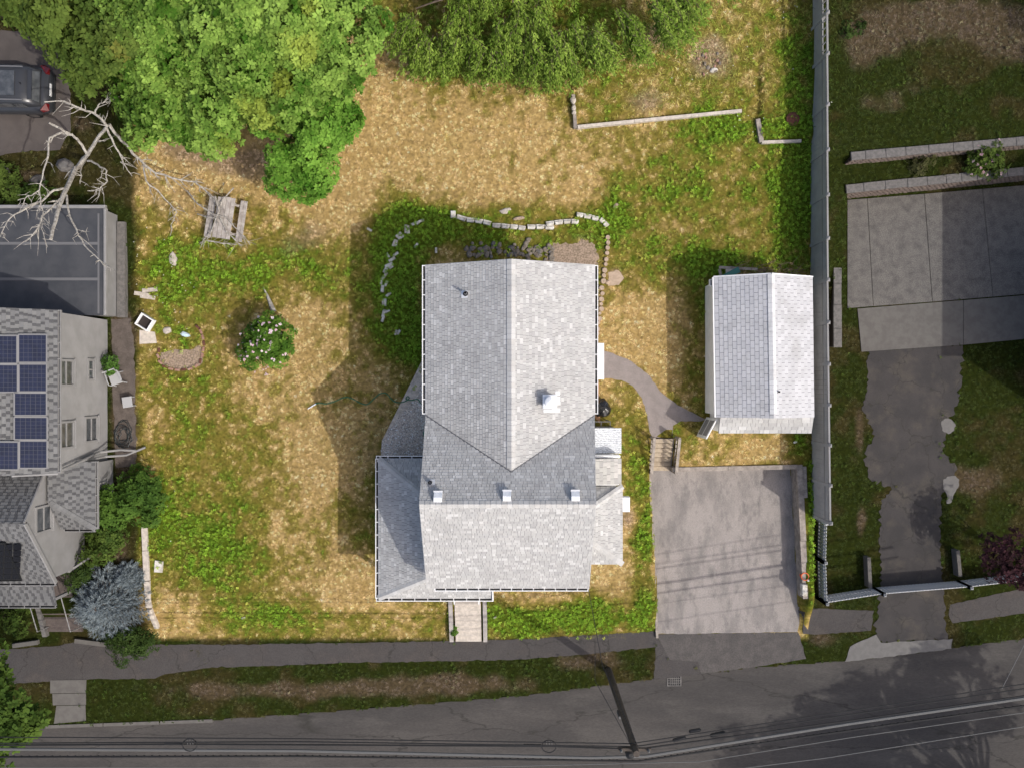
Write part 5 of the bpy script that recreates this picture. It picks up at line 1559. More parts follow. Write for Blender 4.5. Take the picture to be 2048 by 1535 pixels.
# garden hose with a white nozzle, green bin
hp = [(700 - 68, 807), (640, 805), (652, 807), (668, 803), (690, 794), (705, 797), (722, 806), (735, 808), (748, 797), (760, 787), (772, 786), (780, 794), (790, 803), (805, 804), (818, 797), (816, 792), (812, 797), (822, 800), (835, 798), (842, 806), (850, 812)]
line = [G(*q, dz=.035) for q in hp]
cur = []
for i in range(len(line) - 1):
    a0 = line[max(i - 1, 0)]; a1 = line[i]; a2 = line[i + 1]; a3 = line[min(i + 2, len(line) - 1)]
    for k in range(4):
        t = k / 4
        cur.append(.5 * ((2 * a1) + (a2 - a0) * t + (2 * a0 - 5 * a1 + 4 * a2 - a3) * t * t + (3 * a1 - a0 - 3 * a2 + a3) * t ** 3))
hs = thing('garden_hose', 'green garden hose snaking over the shaded lawn to the house', 'hose', tuple(line[0]))
MB().tube([q - line[0] for q in cur], .022, 6).build('hose', m_hose, hs)
MB().tube([Vector((0, 0, 0)), G(616, 817, .05) - line[0]], [.035, .02], 8).build('nozzle', m_metal_white, hs)
p = G(853, 868)
gb = thing('green_bin', 'green plastic bin against the left house wall', 'bin', (-3.66, -2.2, 0))
MB().lathe([(.20, 0), (.26, .85), (.28, .85), (.28, .92)], 16).build('bucket', m_green, gb)
MB().lathe([(.285, .92), (.285, .96), (.1, 1.02)], 16).build('bin_lid', m_green, gb)
# things along the right wall of the house: plywood, bag of rubbish
pw = thing('plywood_sheet', 'orange-brown plywood sheet leaning beside the house below the door hood', 'board', (3.5, 0, 0))
MB().sweep([(-.2, .1, .05), (.45, .1, .05), (.45, -.95, .05), (-.2, -.55, .05)], (0, 0, .03)).build('sheet', m_ply, pw)
MB().sweep([(.2, -.96, .06), (.50, -1.0, .06), (.50, -1.8, .06), (.1, -1.3, .06)], (0, 0, .03)).build('offcut', m_ply, pw)
p = P(1200, 816, .6)
rb = MB(); rr = random.Random(5)
prof = [(.28, .02), (.36, .18), (.38, .36), (.30, .52), (.14, .60), (.05, .66), (.09, .74)]
n = 18; vs = []
for (r, z) in prof:
    for k in range(n):
        a = 2 * math.pi * k / n
        q = r * (1 + .10 * math.sin(3 * a + z * 9) + rr.uniform(-.07, .07))
        vs.append((p.x + .12 + q * math.cos(a), p.y + q * 1.1 * math.sin(a), z + rr.uniform(-.02, .02)))
fs = [(i * n + k, i * n + (k + 1) % n, (i + 1) * n + (k + 1) % n, (i + 1) * n + k) for i in range(len(prof) - 1) for k in range(n)] + [tuple((len(prof) - 1) * n + k for k in range(n))]
rb._add(vs, fs)
tag(rb.build('rubbish_bag', m_black), 'shiny black rubbish bag beside the house wall', 'bag')
# behind the garage: planks, a green board, brush
for k, (a, b, w, lab, mt) in enumerate(((( 1434, 537), (1510, 541), .12, 'long grey plank lying behind the garage', m_wood_w), ((1434, 541), (1438, 558), .12, 'short grey plank at the rear left garage corner', m_wood_w), ((1446, 546), (1470, 546), .2, 'pale plank end behind the garage', m_conc_lt))):
    p, q = G(*a), G(*b)
    tag(MB().bar((p.x, p.y, p.z + .4 + .06 * k), (q.x, q.y, q.z + .4 + .06 * k), w, .05).build('plank', mt), lab, 'plank')
p = P(1462, 548, .7)
tag(MB().box(-.42, .42, -.14, .14, 0, .03, frame_at((p.x, p.y, .7), math.radians(28), (.2, 0))).build('green_board', mat('green_paint', (.05, .17, .15), rough=.7)), 'green painted board on the rubbish behind the garage', 'board')
BRU = thing('brush_pile', 'heap of dead brown brush behind the garage', 'brush', (11.2, 4.95, .2))
bm_ = MB(); rr = random.Random(9)
for k in range(150):
    x, y, z = rr.uniform(-1.5, 1.5), rr.gauss(0, .22), rr.uniform(.0, .55)
    an = rr.gauss(0, .6); L = rr.uniform(.25, .75)
    a = Vector((x, y, z)); b = a + Vector((math.cos(an), math.sin(an) * .7, rr.uniform(-.2, .35))) * L
    bm_.tube([a, a.lerp(b, .5) + Vector((rr.gauss(0, .05), rr.gauss(0, .05), rr.gauss(0, .05))), b], [.012, .009, .004], 4)
tag(bm_.build('twigs', mat('brown_twig', (.22, .16, .11), (.13, .09, .06), scale=6), BRU), kind='stuff')
# orange cone-shaped thing beside the parking wall
p = P(1613, 1154, .2)
oc = thing('orange_bucket', 'orange plastic bucket with white rim beside the parking wall', 'bucket', (p.x, p.y, T(p.x, p.y)))
MB().lathe([(.13, 0), (.17, .36), (.185, .36), (.185, .40), (.15, .40), (.13, .1)], 16).build('bucket', m_orange, oc)
MB().tube([Vector((.12, -.14, .40)), Vector((.2, -.24, .30)), Vector((.26, -.33, .16))], [.05, .05, .03], 8).build('white_cloth', m_trim, oc)
p = P(1608, 1178, 0)
tag(MB().box(-.12, .12, -.25, .25, -.15, .12, frame_at((p.x, p.y, .0)), bev=.03).build('wall_end_stone', m_block), 'white stone at the lower end of the right parking wall', 'stone')

# ------------------------------------------------------------------ side yard of the left house: chairs, pots, hose
def chair(label, px, py, rz, lie=False):
    p = G(px, py)
    t = thing('plastic_chair', label, 'chair', tuple(p), rz, 'white plastic chairs')
    MB().box(-.26, .26, -.26, .24, .40, .43, bev=.02).build('seat', m_plastic_w, t)
    bk_ = MB()
    for k in range(6):
        x = -.22 + .088 * k
        bk_.bar((x, .25, .43), (x, .36, .84), .05, .02, Vector((0, 1, 0)))
    bk_.build('back_slat', m_plastic_w, t)
    MB().bar((-.28, .37, .86), (.28, .37, .86), .05, .06).build('top_rail', m_plastic_w, t)
    for sx in (-1, 1):
        MB().tube([(sx * .27, -.24, .40), (sx * .29, -.22, .64), (sx * .28, .30, .66)], .025, 6).build('arm_rest', m_plastic_w, t)
        for sy in (-1, 1):
            MB().tube([(sx * .22, sy * .22, .41), (sx * .26, sy * .27, 0)], .025, 6).build('leg', m_plastic_w, t)
    return t
chair('white plastic chair with slatted back against the pale siding', 239, 757, math.radians(20))
p = G(262, 803)
st = thing('plastic_stool', 'white square plastic stool near the boundary below the chair', 'stool', tuple(p), .15)
MB().box(-.22, .22, -.24, .24, .38, .42, bev=.02).build('seat', m_plastic_w, st)
for sx in (-1, 1):
    for sy in (-1, 1): MB().box(sx * .18 - .02, sx * .18 + .02, sy * .2 - .02, sy * .2 + .02, 0, .38).build('leg', m_plastic_w, st)
p = G(250, 868)
hc = MB(); rr = random.Random(3); pts = []
for k in range(90):
    a = k * .42; r = .34 + .16 * math.sin(k * .37) + rr.uniform(-.05, .05)
    pts.append((p.x + r * math.cos(a) * .9 + rr.gauss(0, .03), p.y + r * 1.25 * math.sin(a), p.z + .03 + .002 * k + rr.uniform(0, .02)))
hc.tube(pts, .018, 5)
tag(hc.build('coiled_hose', mat('dark_hose', (.03, .035, .035), rough=.5)), 'tangled dark hose coil beside the pale siding', 'hose')
SB = outline([(222, 638), (262, 636), (270, 700), (272, 930), (232, 935), (226, 800)], .03, .2, 33)
drape('side_yard_dirt', SB, .010, mat('side_dirt', (.115, .095, .082), (.085, .07, .06), scale=3, rough=1, grain=.25, gscale=18), keep=True)

# ------------------------------------------------------------------ utility pole, cables
pb = P(1217, 1340, STREET); pt = Vector((pb.x, pb.y, 8.25))
UP = thing('utility_pole', 'dark wooden utility pole at the road edge leaning out of view', 'pole', (pb.x, pb.y, STREET))
MB().tube([(0, 0, -.2), (0, 0, 4.5), (0, 0, 9.25)], [.17, .15, .12], 12).build('shaft', m_pole, UP)
MB().box(-.16, -.05, -.25, -.13, 4.6, 5.3, bev=.01).build('junction_box', m_wire_lt, UP)
MB().bar((-.6, -.05, 8.7), (.6, -.05, 8.72), .10, .12).build('cross_arm', m_pole, UP)
MB().lathe([(.04, 0), (.16, .05), (.17, .35), (.06, .42)], 12, Matrix.Translation((-.15, -.28, 8.3))).build('splice_case', m_wire, UP)
for x in (-.5, 0, .5):
    MB().lathe([(.035, 0), (.055, .04), (.035, .08), (.05, .12), (.02, .16)], 10, Matrix.Translation((x, -.05, 8.78))).build('insulator', m_wire_lt, UP)
def cable(label, pts, zs, r, material, sag=.0, beads=0):
    P3 = [P(a, b, z) for (a, b), z in zip(pts, zs)]
    line = []
    for i in range(len(P3) - 1):
        n = max(4, int((P3[i + 1] - P3[i]).length / 1.2))
        for k in range(n):
            t = k / n
            p = P3[i].lerp(P3[i + 1], t); p.z -= sag * 4 * t * (1 - t)
            line.append(p)
    line.append(P3[-1])
    t = thing('power_cable', label, 'cable', tuple(line[0]), 0, 'cables strung along the street')
    MB().tube([p - line[0] for p in line], r, 6).build('strand', material, t)
    if beads:
        m = MB()
        for i in range(beads):
            k = (i + .5) / beads * (len(line) - 1); j = int(k); p = line[j].lerp(line[min(j + 1, len(line) - 1)], k - j)
            m.lathe([(.01, -.05), (.05, 0), (.01, .05)], 6, Matrix.Translation(p - line[0] - Vector((0, 0, .04))))
        tag(m.build('lashing', material, t), kind='stuff')
    return t
ext = lambda a, b: a
cable('thin upper black cable along the street, nearest the verge', [(-150, 1472), (600, 1476), (1262, 1486), (1700, 1420), (2250, 1336)], (7.6, 7.5, 7.7, 7.5, 7.6), .018, m_wire)
cable('second black cable of the street bundle', [(-150, 1486), (600, 1482), (1268, 1492), (1700, 1428), (2250, 1346)], (7.3, 7.2, 7.4, 7.2, 7.3), .022, m_wire)
cable('thick black cable left and right of the pole top', [(-150, 1490), (380, 1487), (1100, 1491), (1276, 1497), (1700, 1440), (2250, 1362)], (7.2, 7.1, 7.2, 7.4, 7.2, 7.3), .030, m_wire)
cable('broad light grey cable parallel to the road', [(-150, 1496), (600, 1500), (1180, 1514), (1292, 1511), (1700, 1446), (2250, 1366)], (6.7, 6.6, 6.8, 6.8, 6.6, 6.7), .055, m_wire_lt)
cable('twisted dark cable below the light grey one', [(-150, 1513), (600, 1511), (1278, 1521), (1500, 1488), (2250, 1382)], (6.5, 6.4, 6.6, 6.4, 6.5), .035, m_wire, 0, 160)
cable('thin pale cable across the lower right road', [(-150, 1534), (900, 1534), (1400, 1522), (1700, 1474), (2250, 1395)], (6.2, 6.1, 6.2, 6.2, 6.2), .016, m_wire_lt)
cable('lowest thin pale cable in the lower right corner', [(1350, 1552), (1650, 1515), (2250, 1420)], (6.0, 6.0, 6.0), .016, m_wire_lt)
cable('thin service wire from the pole to the house front', [(1275, 1490), (1205, 1330), (1177, 1178)], (7.8, 6.2, 5.0), .012, m_wire)
cable('second thin service wire beside the pole', [(1262, 1490), (1190, 1360), (1190, 1280)], (7.8, 6.0, 5.2), .010, m_wire)
cable('short thin wire at the right frame edge', [(2062, 1262), (2004, 1376)], (7.2, 7.2), .012, m_wire_lt)
for k, (px, py, lab) in enumerate(((380, 1488, 'oval cable loop hung on the street cables at the left'), (1098, 1491, 'oval cable loop hung on the street cables left of the pole'))):
    p = P(px, py, 7.15)
    t = thing('cable_loop', lab, 'cable loop', tuple(p), 0, 'spare cable loops')
    MB().tube([(.27 * math.cos(a), .23 * math.sin(a), .02) for a in [2 * math.pi * i / 20 for i in range(21)]], .02, 6).build('ring', m_wire, t)
    MB().tube([(-.95, .04, 0), (-.3, .03, 0)], .045, 6).build('closure', m_wire, t)
    for x in (-.1, 0, .1): MB().bar((x, .2, .02), (x + .02, .02, .02), .02, .02).build('tie', m_wire_lt, t)
for k, (a, b, z) in enumerate((((1378, 1462), (1402, 1458), 7.5), ((1345, 1480), (1372, 1473), 7.3), ((1420, 1470), (1450, 1463), 7.2))):
    p, q = P(*a, z), P(*b, z)
    tag(MB().tube([p, p.lerp(q, .1), p.lerp(q, .9), q], [.03, .07, .07, .03], 8).build('cable_closure', m_wire), 'black splice sleeve on the cables right of the pole, %s of three' % ('upper', 'left', 'right')[k], 'splice', 'splice sleeves')

# ------------------------------------------------------------------ cars on the left drive
def car(name, label, loc, rz, paint):
    t = thing(name, label, 'car', loc, rz)
    # stations along the length (rear at x = 0, front at x = -4.7): x, half-width, bottom, top
    W = 1.02
    def loft(st, nseg=20, e=3.2):
        m = MB(); vs = []; fs = []
        for (x, w, z0, z1) in st:
            for k in range(nseg):
                a = 2 * math.pi * (k + .5) / nseg
                cx_, sy_ = math.cos(a), math.sin(a)
                y = w * math.copysign(abs(cx_) ** (2 / e), cx_); z = (z0 + z1) / 2 + (z1 - z0) / 2 * math.copysign(abs(sy_) ** (2 / e), sy_)
                vs.append((x, y, z))
        for i in range(len(st) - 1):
            for k in range(nseg):
                fs.append((i * nseg + k, (i + 1) * nseg + k, (i + 1) * nseg + (k + 1) % nseg, i * nseg + (k + 1) % nseg))
        fs.append(tuple(range(nseg))); fs.append(tuple(reversed([(len(st) - 1) * nseg + k for k in range(nseg)])))
        return m._add(vs, fs)
    body = loft([(0.0, W * .80, .50, .95), (-.06, W * .90, .42, 1.06), (-.25, W * .975, .34, 1.12), (-.8, W, .28, 1.14), (-2.4, W, .26, 1.10), (-3.4, W, .28, 1.06), (-4.2, W * .96, .32, .98), (-4.6, W * .84, .40, .88), (-4.72, W * .66, .48, .78)])
    bo = body.build('body', paint, t, smooth=True)
    # cabin pillars and roof
    hw = lambda s: W * s
    cab = loft([(-.28, W * .78, 1.0, 1.20), (-.62, W * .82, .95, 1.58), (-1.0, W * .83, .95, 1.70), (-1.9, W * .83, .95, 1.74), (-2.6, W * .80, .95, 1.70), (-3.3, W * .76, .95, 1.20), (-3.5, W * .72, .95, 1.05)], e=4.5)
    cab.build('cabin', paint, t, smooth=True)
    rw = MB()
    rw.sweep([(-.30, -W * .66, 1.215), (-.30, W * .66, 1.215), (-.60, W * .60, 1.575), (-.60, -W * .60, 1.575)], (.02, 0, .02))
    rw.build('rear_window', m_glass, t)
    for s in (-1, 1):
        for (x0, x1) in ((-.75, -1.25), (-1.32, -2.1), (-2.17, -2.95)):
            g = MB().sweep([(x0, s * W * .855, 1.18), (x1, s * W * .855, 1.18), (x1 - (0 if x1 > -2.9 else -.3), s * W * .825, 1.56), (x0 - (.12 if x0 > -.8 else 0), s * W * .825, 1.56)], (0, s * .012, 0))
            g.build('side_window', m_glass, t)
        tl = MB().sweep([(-.02, s * W * .62, .92), (-.02, s * W * .90, .92), (-.24, s * W * 1.0, 1.0), (-.30, s * W * .94, 1.14), (-.10, s * W * .62, 1.08)], (.025, s * .02, .02))
        tl.build('tail_lamp', m_taillight, t)
        MB().bar((-.75, s * W * .70, 1.735), (-2.4, s * W * .70, 1.755), .05, .04).build('roof_rail', m_alu, t)
        for x in (-.95, -3.75):
            M_ = Matrix.Translation((x, s * (W - .14), .36)) @ Matrix.Rotation(math.pi / 2, 4, 'X')
            w_ = MB().lathe([(.22, -.12), (.35, -.11), (.36, 0), (.35, .11), (.22, .12)], 20, M_).build('wheel', m_tyre, t)
            MB().lathe([(.02, -.125), (.21, -.122), (.21, .122), (.02, .125)], 14, M_).build('rim', m_chrome, w_)
        MB().box(-3.05, -2.9, s * W * .95 if s > 0 else s * W * .95 - .2, s * W * .95 + .2 if s > 0 else s * W * .95, 1.08, 1.22, bev=.03).build('mirror', paint, t)
    MB().box(-.012, .03, -.27, .27, .80, .93).build('licence_plate', m_trim, t)
    MB().sweep([(0.0, -W * .82, .40), (0.0, W * .82, .40), (.05, W * .76, .56), (.05, -W * .76, .56)], (-.12, 0, .02)).build('bumper', m_blackmat, t)
    MB().box(-2.35, -1.1, -W * .52, W * .52, 1.738, 1.752).build('glass_roof', m_glass, t)
    MB().sweep([(-.60, -W * .64, 1.60), (-.60, W * .64, 1.60), (-.42, W * .60, 1.58), (-.42, -W * .60, 1.58)], (0, 0, .03)).build('spoiler', paint, t)
    MB().lathe([(.03, 0), (.02, .05), (.004, .09)], 8, Matrix.Translation((-.85, 0, 1.72))).build('antenna', m_blackmat, t)
    return t
p = P(111, 187, .9)
car('parked_car', 'dark grey hatchback parked nose-left on the drive at the left edge', (p.x, p.y, T(p.x - 1, p.y) + .02), math.radians(-1), m_carpaint)
p = P(46, -6, .9)
car('parked_car', 'white car mostly out of view at the top left corner', (p.x, p.y, T(p.x - 1, p.y) + .02), math.radians(-3), m_carpaint_w)
# ------------------------------------------------------------------ foliage builders
def rosettes(C, Nn, size, nleaf, col, aspect=.42, tilt=.35, rg=None, fold=True):
    """Leaf rosettes: C centres, Nn normals, per-rosette size and colour. Each leaf is a bent four-point blade."""
    rg = rg or rng
    n = len(C)
    Nn = Nn / np.linalg.norm(Nn, axis=1, keepdims=True)
    t = np.cross(Nn, rg.normal(size=(n, 3))); t /= np.linalg.norm(t, axis=1, keepdims=True) + 1e-9
    b = np.cross(Nn, t)
    Vs = []; Cs = []
    size = np.broadcast_to(size, (n,))
    for k in range(nleaf):
        a = 2 * np.pi * k / nleaf + rg.uniform(-.35, .35, n)
        tl = tilt + rg.uniform(-.3, .3, n)
        d = t * np.cos(a)[:, None] + b * np.sin(a)[:, None]
        s = -t * np.sin(a)[:, None] + b * np.cos(a)[:, None]
        ax_ = d * np.cos(tl)[:, None] + Nn * np.sin(tl)[:, None]
        L = (size * rg.uniform(.75, 1.2, n))[:, None]
        base = C + ax_ * L * .08
        mid = C + ax_ * L * .55 + Nn * L * .04
        tip = C + ax_ * L - Nn * L * .10
        w = L * aspect * .5
        Vs.append(np.stack([base, mid + s * w, tip, mid - s * w], 1))
        cc = col * rg.uniform(.82, 1.18, (n, 1))
        Cs.append(np.repeat(cc[:, None, :], 4, 1))
    V = np.concatenate(Vs).reshape(-1, 3); Cc = np.concatenate(Cs).reshape(-1, 3)
    F = np.arange(len(V)).reshape(-1, 4)
    return V, F, Cc

def lobe_points(lobes, per_area, rb=(.45, .9), up_bias=.25, seed=0, under=.12):
    """Points on clumpy ellipsoid lobes; returns centres, outward normals and a depth value."""
    rg = np.random.default_rng(seed)
    Cs = []; Ns = []; blobsout = []
    for (cx, cy, cz, rx, ry, rz) in lobes:
        area = math.pi * rx * ry
        nb_ = max(15, int(area * 1.9))
        d = rg.normal(size=(nb_, 3)); d /= np.linalg.norm(d, axis=1, keepdims=True)
        d[:, 2] = np.where(d[:, 2] < -.25, -d[:, 2], d[:, 2])
        rad = rg.uniform(.72, 1.02, (nb_, 1))
        bc = np.array([cx, cy, cz]) + d * np.array([rx, ry, rz]) * rad
        br = rg.uniform(*rb, nb_)
        blobsout += [(bc[i], d[i], br[i]) for i in range(nb_)]
        for i in range(nb_):
            k = max(6, int(per_area * br[i] ** 2 * 3.2))
            e = rg.normal(size=(k, 3)); e /= np.linalg.norm(e, axis=1, keepdims=True)
            e[:, 2] = np.where(e[:, 2] < -under, -e[:, 2] * .7, e[:, 2])
            e /= np.linalg.norm(e, axis=1, keepdims=True)
            Cs.append(bc[i] + e * np.array([1, 1, .75]) * br[i] * rg.uniform(.72, 1.04, (k, 1)))
            Ns.append(e * .7 + d[i] * .3 + np.array([0, 0, up_bias]))
    return np.concatenate(Cs), np.concatenate(Ns), blobsout

def tree(name, label, base, lobes, leaf, nleaf, per_area, cols, group=None, seed=0, trunk_r=.2, aspect=.42, rb=(.45, .9), tilt=.35, cat='tree', flowers=None, up_bias=.25, limbs=14, bark=m_bark, yellow=0.0):
    rg = np.random.default_rng(seed)
    base = Vector(base)
    t = thing(name, label, cat, tuple(base), 0, group)
    C, Nn, bl = lobe_points(lobes, per_area, rb, up_bias, seed)
    pal = np.array(cols)
    # colour follows the leaf clump, as the tree grows lighter and darker sprays
    q = fbm(C[:, 0] * 1.3 + seed, C[:, 1] * 1.3, 200 + seed, 3) * .65 + rg.uniform(0, .35, len(C))
    q = np.clip((q - .25) * 2.1, 0, .999)
    col = pal[0] * (1 - q[:, None]) + pal[1] * q[:, None]
    if len(pal) > 2:
        yl = ss(.66, .8, fbm(C[:, 0] * .8 + 31, C[:, 1] * .8, 300 + seed, 3))[:, None] * yellow
        col = col * (1 - yl) + pal[2] * yl
    V, F, Cc = rosettes(C, Nn, leaf * rg.uniform(.8, 1.2, len(C)), nleaf, col, aspect, tilt, rg)
    V = V - np.array(base)
    link('crown', np_mesh('crown', V, F, m_leaf, Cc), t)
    # trunk and limbs
    tr = MB()
    ctr = Vector(np.mean([l[:3] for l in lobes], axis=0))
    fork = Vector((base.x + (ctr.x - base.x) * .25, base.y + (ctr.y - base.y) * .25, base.z + (ctr.z - base.z) * .45)) - base
    tr.tube([Vector((0, 0, -.2)), fork * .5 + Vector((.03, .02, 0)), fork], [trunk_r * 1.25, trunk_r, trunk_r * .8], 9)
    rr = random.Random(seed)
    for i in rr.sample(range(len(bl)), min(limbs, len(bl))):
        p = Vector(bl[i][0]) - base
        mid = fork.lerp(p, .5) + Vector((rr.gauss(0, .15), rr.gauss(0, .15), rr.uniform(-.1, .3)))
        tr.tube([fork, mid, p], [trunk_r * .5, trunk_r * .3, trunk_r * .08], 6)
    tr.build('trunk', bark, t)
    if flowers:
        nf, fc, fs_ = flowers
        idx = rg.choice(len(C), nf, replace=False)
        top = C[idx] + Nn[idx] / np.linalg.norm(Nn[idx], axis=1, keepdims=True) * leaf * .5 + np.array([0, 0, .05])
        Vf, Ff, Cf = rosettes(top, Nn[idx] + np.array([0, 0, .8]), fs_ * rg.uniform(.8, 1.3, nf), 5, np.array(fc)[rg.integers(0, len(fc), nf)], .8, .25, rg)
        tag(link('blossom', np_mesh('blossom', Vf - np.array(base), Ff, m_petal, Cf), t), kind='stuff')
    return t

def L(px, py, z, rx, ry, rz):
    p = P(px, py, z)
    k = (CAM_H - z) / (CAM_H * PPM)
    return (p.x, p.y, z, rx * k, ry * k, rz)

MAPLE = [(.038, .100, .008), (.245, .375, .070), (.42, .38, .05)]
tree('maple_tree', 'large bright green maple filling the upper left of the lawn', G(500, 60), [L(470, 30, 5.6, 260, 150, 2.2), L(662, 66, 5.6, 112, 112, 1.8), L(380, 190, 4.6, 115, 85, 1.6), L(560, 150, 5.2, 120, 90, 1.7), L(640, 140, 4.8, 70, 65, 1.3), L(330, 90, 5.2, 90, 110, 1.7), L(310, 225, 4.0, 60, 70, 1.2), L(420, 245, 3.8, 60, 50, 1.1)],
     .20, 7, 44, MAPLE, 'maple trees at the upper left', 1, .28, .5, (.38, 1.05), yellow=.25)
tree('maple_tree', 'lower darker green maple reaching down toward the picnic table', G(610, 230), [L(605, 265, 3.6, 88, 90, 1.4), L(600, 348, 2.8, 62, 40, 1.0), L(660, 240, 3.4, 48, 66, 1.1), L(565, 215, 3.6, 60, 60, 1.2)],
     .19, 7, 44, [(.045, .125, .010), (.17, .32, .045)], 'maple trees at the upper left', 2, .16, .5, (.4, .75))
tree('maple_tree', 'dimmed green maple crown beside the parked cars at the left edge', G(190, 60), [L(160, 40, 5.2, 100, 90, 1.8), L(200, 115, 4.8, 70, 66, 1.4), L(95, 10, 5.2, 75, 50, 1.4), L(240, 60, 5.2, 70, 110, 1.7)],
     .23, 7, 26, [(.050, .085, .014), (.105, .150, .028), (.20, .15, .03)], 'maple trees at the upper left', 3, .24, .5, (.5, .95), yellow=.5)  # leaf colours darkened to imitate dimming beyond the left boundary
tree('maple_tree', 'leafy green street tree cut by the left edge below the brown steps', G(10, 1430), [L(20, 1400, 4.2, 60, 70, 1.4), L(0, 1470, 4.4, 72, 70, 1.5), L(-40, 1340, 4.2, 60, 70, 1.5), L(50, 1440, 3.8, 38, 30, .9), L(-60, 1520, 4.5, 70, 70, 1.5)],
     .24, 6, 24, [(.032, .065, .011), (.075, .12, .02)], None, 4, .18, .55, (.4, .7))
# the weeping tree at the top edge: long hanging leafy shoots
base = G(1020, -40)
WT = thing('weeping_tree', 'green weeping tree with trailing leafy shoots at the top edge', 'tree', tuple(base))
rg = np.random.default_rng(5)
b3 = np.array(base)
hub = np.array(P(1020, -30, 5.4))
trk = MB().tube([Vector((0, 0, -.2)), Vector((0, 0, 2.2)), Vector(hub - b3)], [.3, .26, .18], 10)
Cc_, Nn_, Ax_ = [], [], []
shoots = MB()
rr = random.Random(6)
nz = lambda v, sd: float(vnoise(np.array([v]), np.array([sd * 3.7]), 90 + sd)[0])
fans = []
for k in range(54):
    hx = rr.uniform(805, 1200) if k < 40 else rr.uniform(1170, 1400)
    low = (135 + 95 * nz(hx / 42.0, 1)) * (1 - .42 * max(0, (hx - 1110) / 150) * rr.uniform(.7, 1.2)) - (40 if hx < 835 else 0)
    fans.append((hx, rr.uniform(-90, low - 70) if k % 2 else low - rr.uniform(60, 90), low))
ends = []
for k in range(560):
    hx, hy, low = fans[k % len(fans)]
    lean = (hx - 1010) * .10 + rr.gauss(0, 16)
    Lp = rr.uniform(45, 105)
    sx, sy = hx + rr.gauss(0, 9), hy + rr.gauss(0, 8)
    tx, ty = sx + lean * Lp / 70, min(sy + Lp, low + rr.uniform(-20, 6))
    ez = max(.35, 4.0 - 3.0 * max(0, (ty + 40) / 220) + rr.uniform(-.5, .9))
    e = np.array(P(tx, ty, ez))
    s_ = np.array(P(sx, sy, min(6.2, ez + rr.uniform(.8, 1.8))))
    m_ = (s_ + e) / 2 + np.array([rr.gauss(0, .12), rr.gauss(0, .12), rr.uniform(.25, .55)])
    ends.append((s_, m_, e))
for k in range(190):          # the top of the crown, round the trunk
    a = rr.uniform(0, 2 * math.pi); r1, r2 = rr.uniform(.3, 2.6), rr.uniform(2.6, 4.6)
    s_ = hub + np.array([math.cos(a) * r1, math.sin(a) * r1, rr.uniform(-.2, .9)])
    e = hub + np.array([math.cos(a) * r2, math.sin(a) * r2, -rr.uniform(.4, 2.4)])
    if e[1] < 16.2: continue
    ends.append((s_, (s_ + e) / 2 + np.array([0, 0, rr.uniform(.3, .7)]), e))
for (s_, m_, e) in ends:
    shoots.tube([Vector(s_ - b3), Vector(m_ - b3), Vector(e - b3)], [.012, .008, .003], 4, cap=False)
    nL = 30
    tt = np.linspace(.05, 1, nL)[:, None]
    pts = s_ * (1 - tt) ** 2 + 2 * m_ * tt * (1 - tt) + e * tt ** 2
    dirs = np.gradient(pts, axis=0); dirs /= np.linalg.norm(dirs, axis=1, keepdims=True)
    Cc_.append(pts + rg.normal(0, .09, (nL, 3))); Ax_.append(dirs)
for k in range(18):
    tx = rr.uniform(830, 1240); e = np.array(P(tx, rr.uniform(-120, 20), 5.2))
    trk.tube([Vector(hub - b3), Vector((hub + e) / 2 - b3) + Vector((0, 0, .4)), Vector(e - b3)], [.12, .07, .02], 6)
trk.build('trunk', m_bark, WT); tag(shoots.build('shoots', m_bark, WT), kind='stuff')
Cq = np.concatenate(Cc_); Aq = np.concatenate(Ax_)
rep = 5
Cq = np.repeat(Cq, rep, 0) + rg.normal(0, .035, (len(Cq) * rep, 3)); Aq = np.repeat(Aq, rep, 0)
side = np.cross(Aq, rg.normal(size=Aq.shape)); side /= np.linalg.norm(side, axis=1, keepdims=True)
ld = Aq * .75 + side * .7 + np.array([0, 0, -.1]); ld /= np.linalg.norm(ld, axis=1, keepdims=True)
up_ = np.cross(ld, rg.normal(size=ld.shape) * .5 + np.array([0, 0, 1.])); up_ /= np.linalg.norm(up_, axis=1, keepdims=True)
Ls = rg.uniform(.09, .19, (len(Cq), 1))
Vq = np.stack([Cq, Cq + ld * Ls * .45 + up_ * Ls * .16, Cq + ld * Ls, Cq + ld * Ls * .45 - up_ * Ls * .16], 1).reshape(-1, 3)
q = np.clip(np.repeat(rg.uniform(.05, .75, (len(Cq) // (30 * rep), 1)), 30 * rep, 0) + rg.normal(0, .22, (len(Cq), 1)), 0, 1)
cq = np.array([.085, .155, .016]) * (1 - q) + np.array([.28, .39, .068]) * q
link('crown', np_mesh('crown', Vq - b3, np.arange(len(Vq)).reshape(-1, 4), m_leaf, np.repeat(cq, 4, 0)), WT)

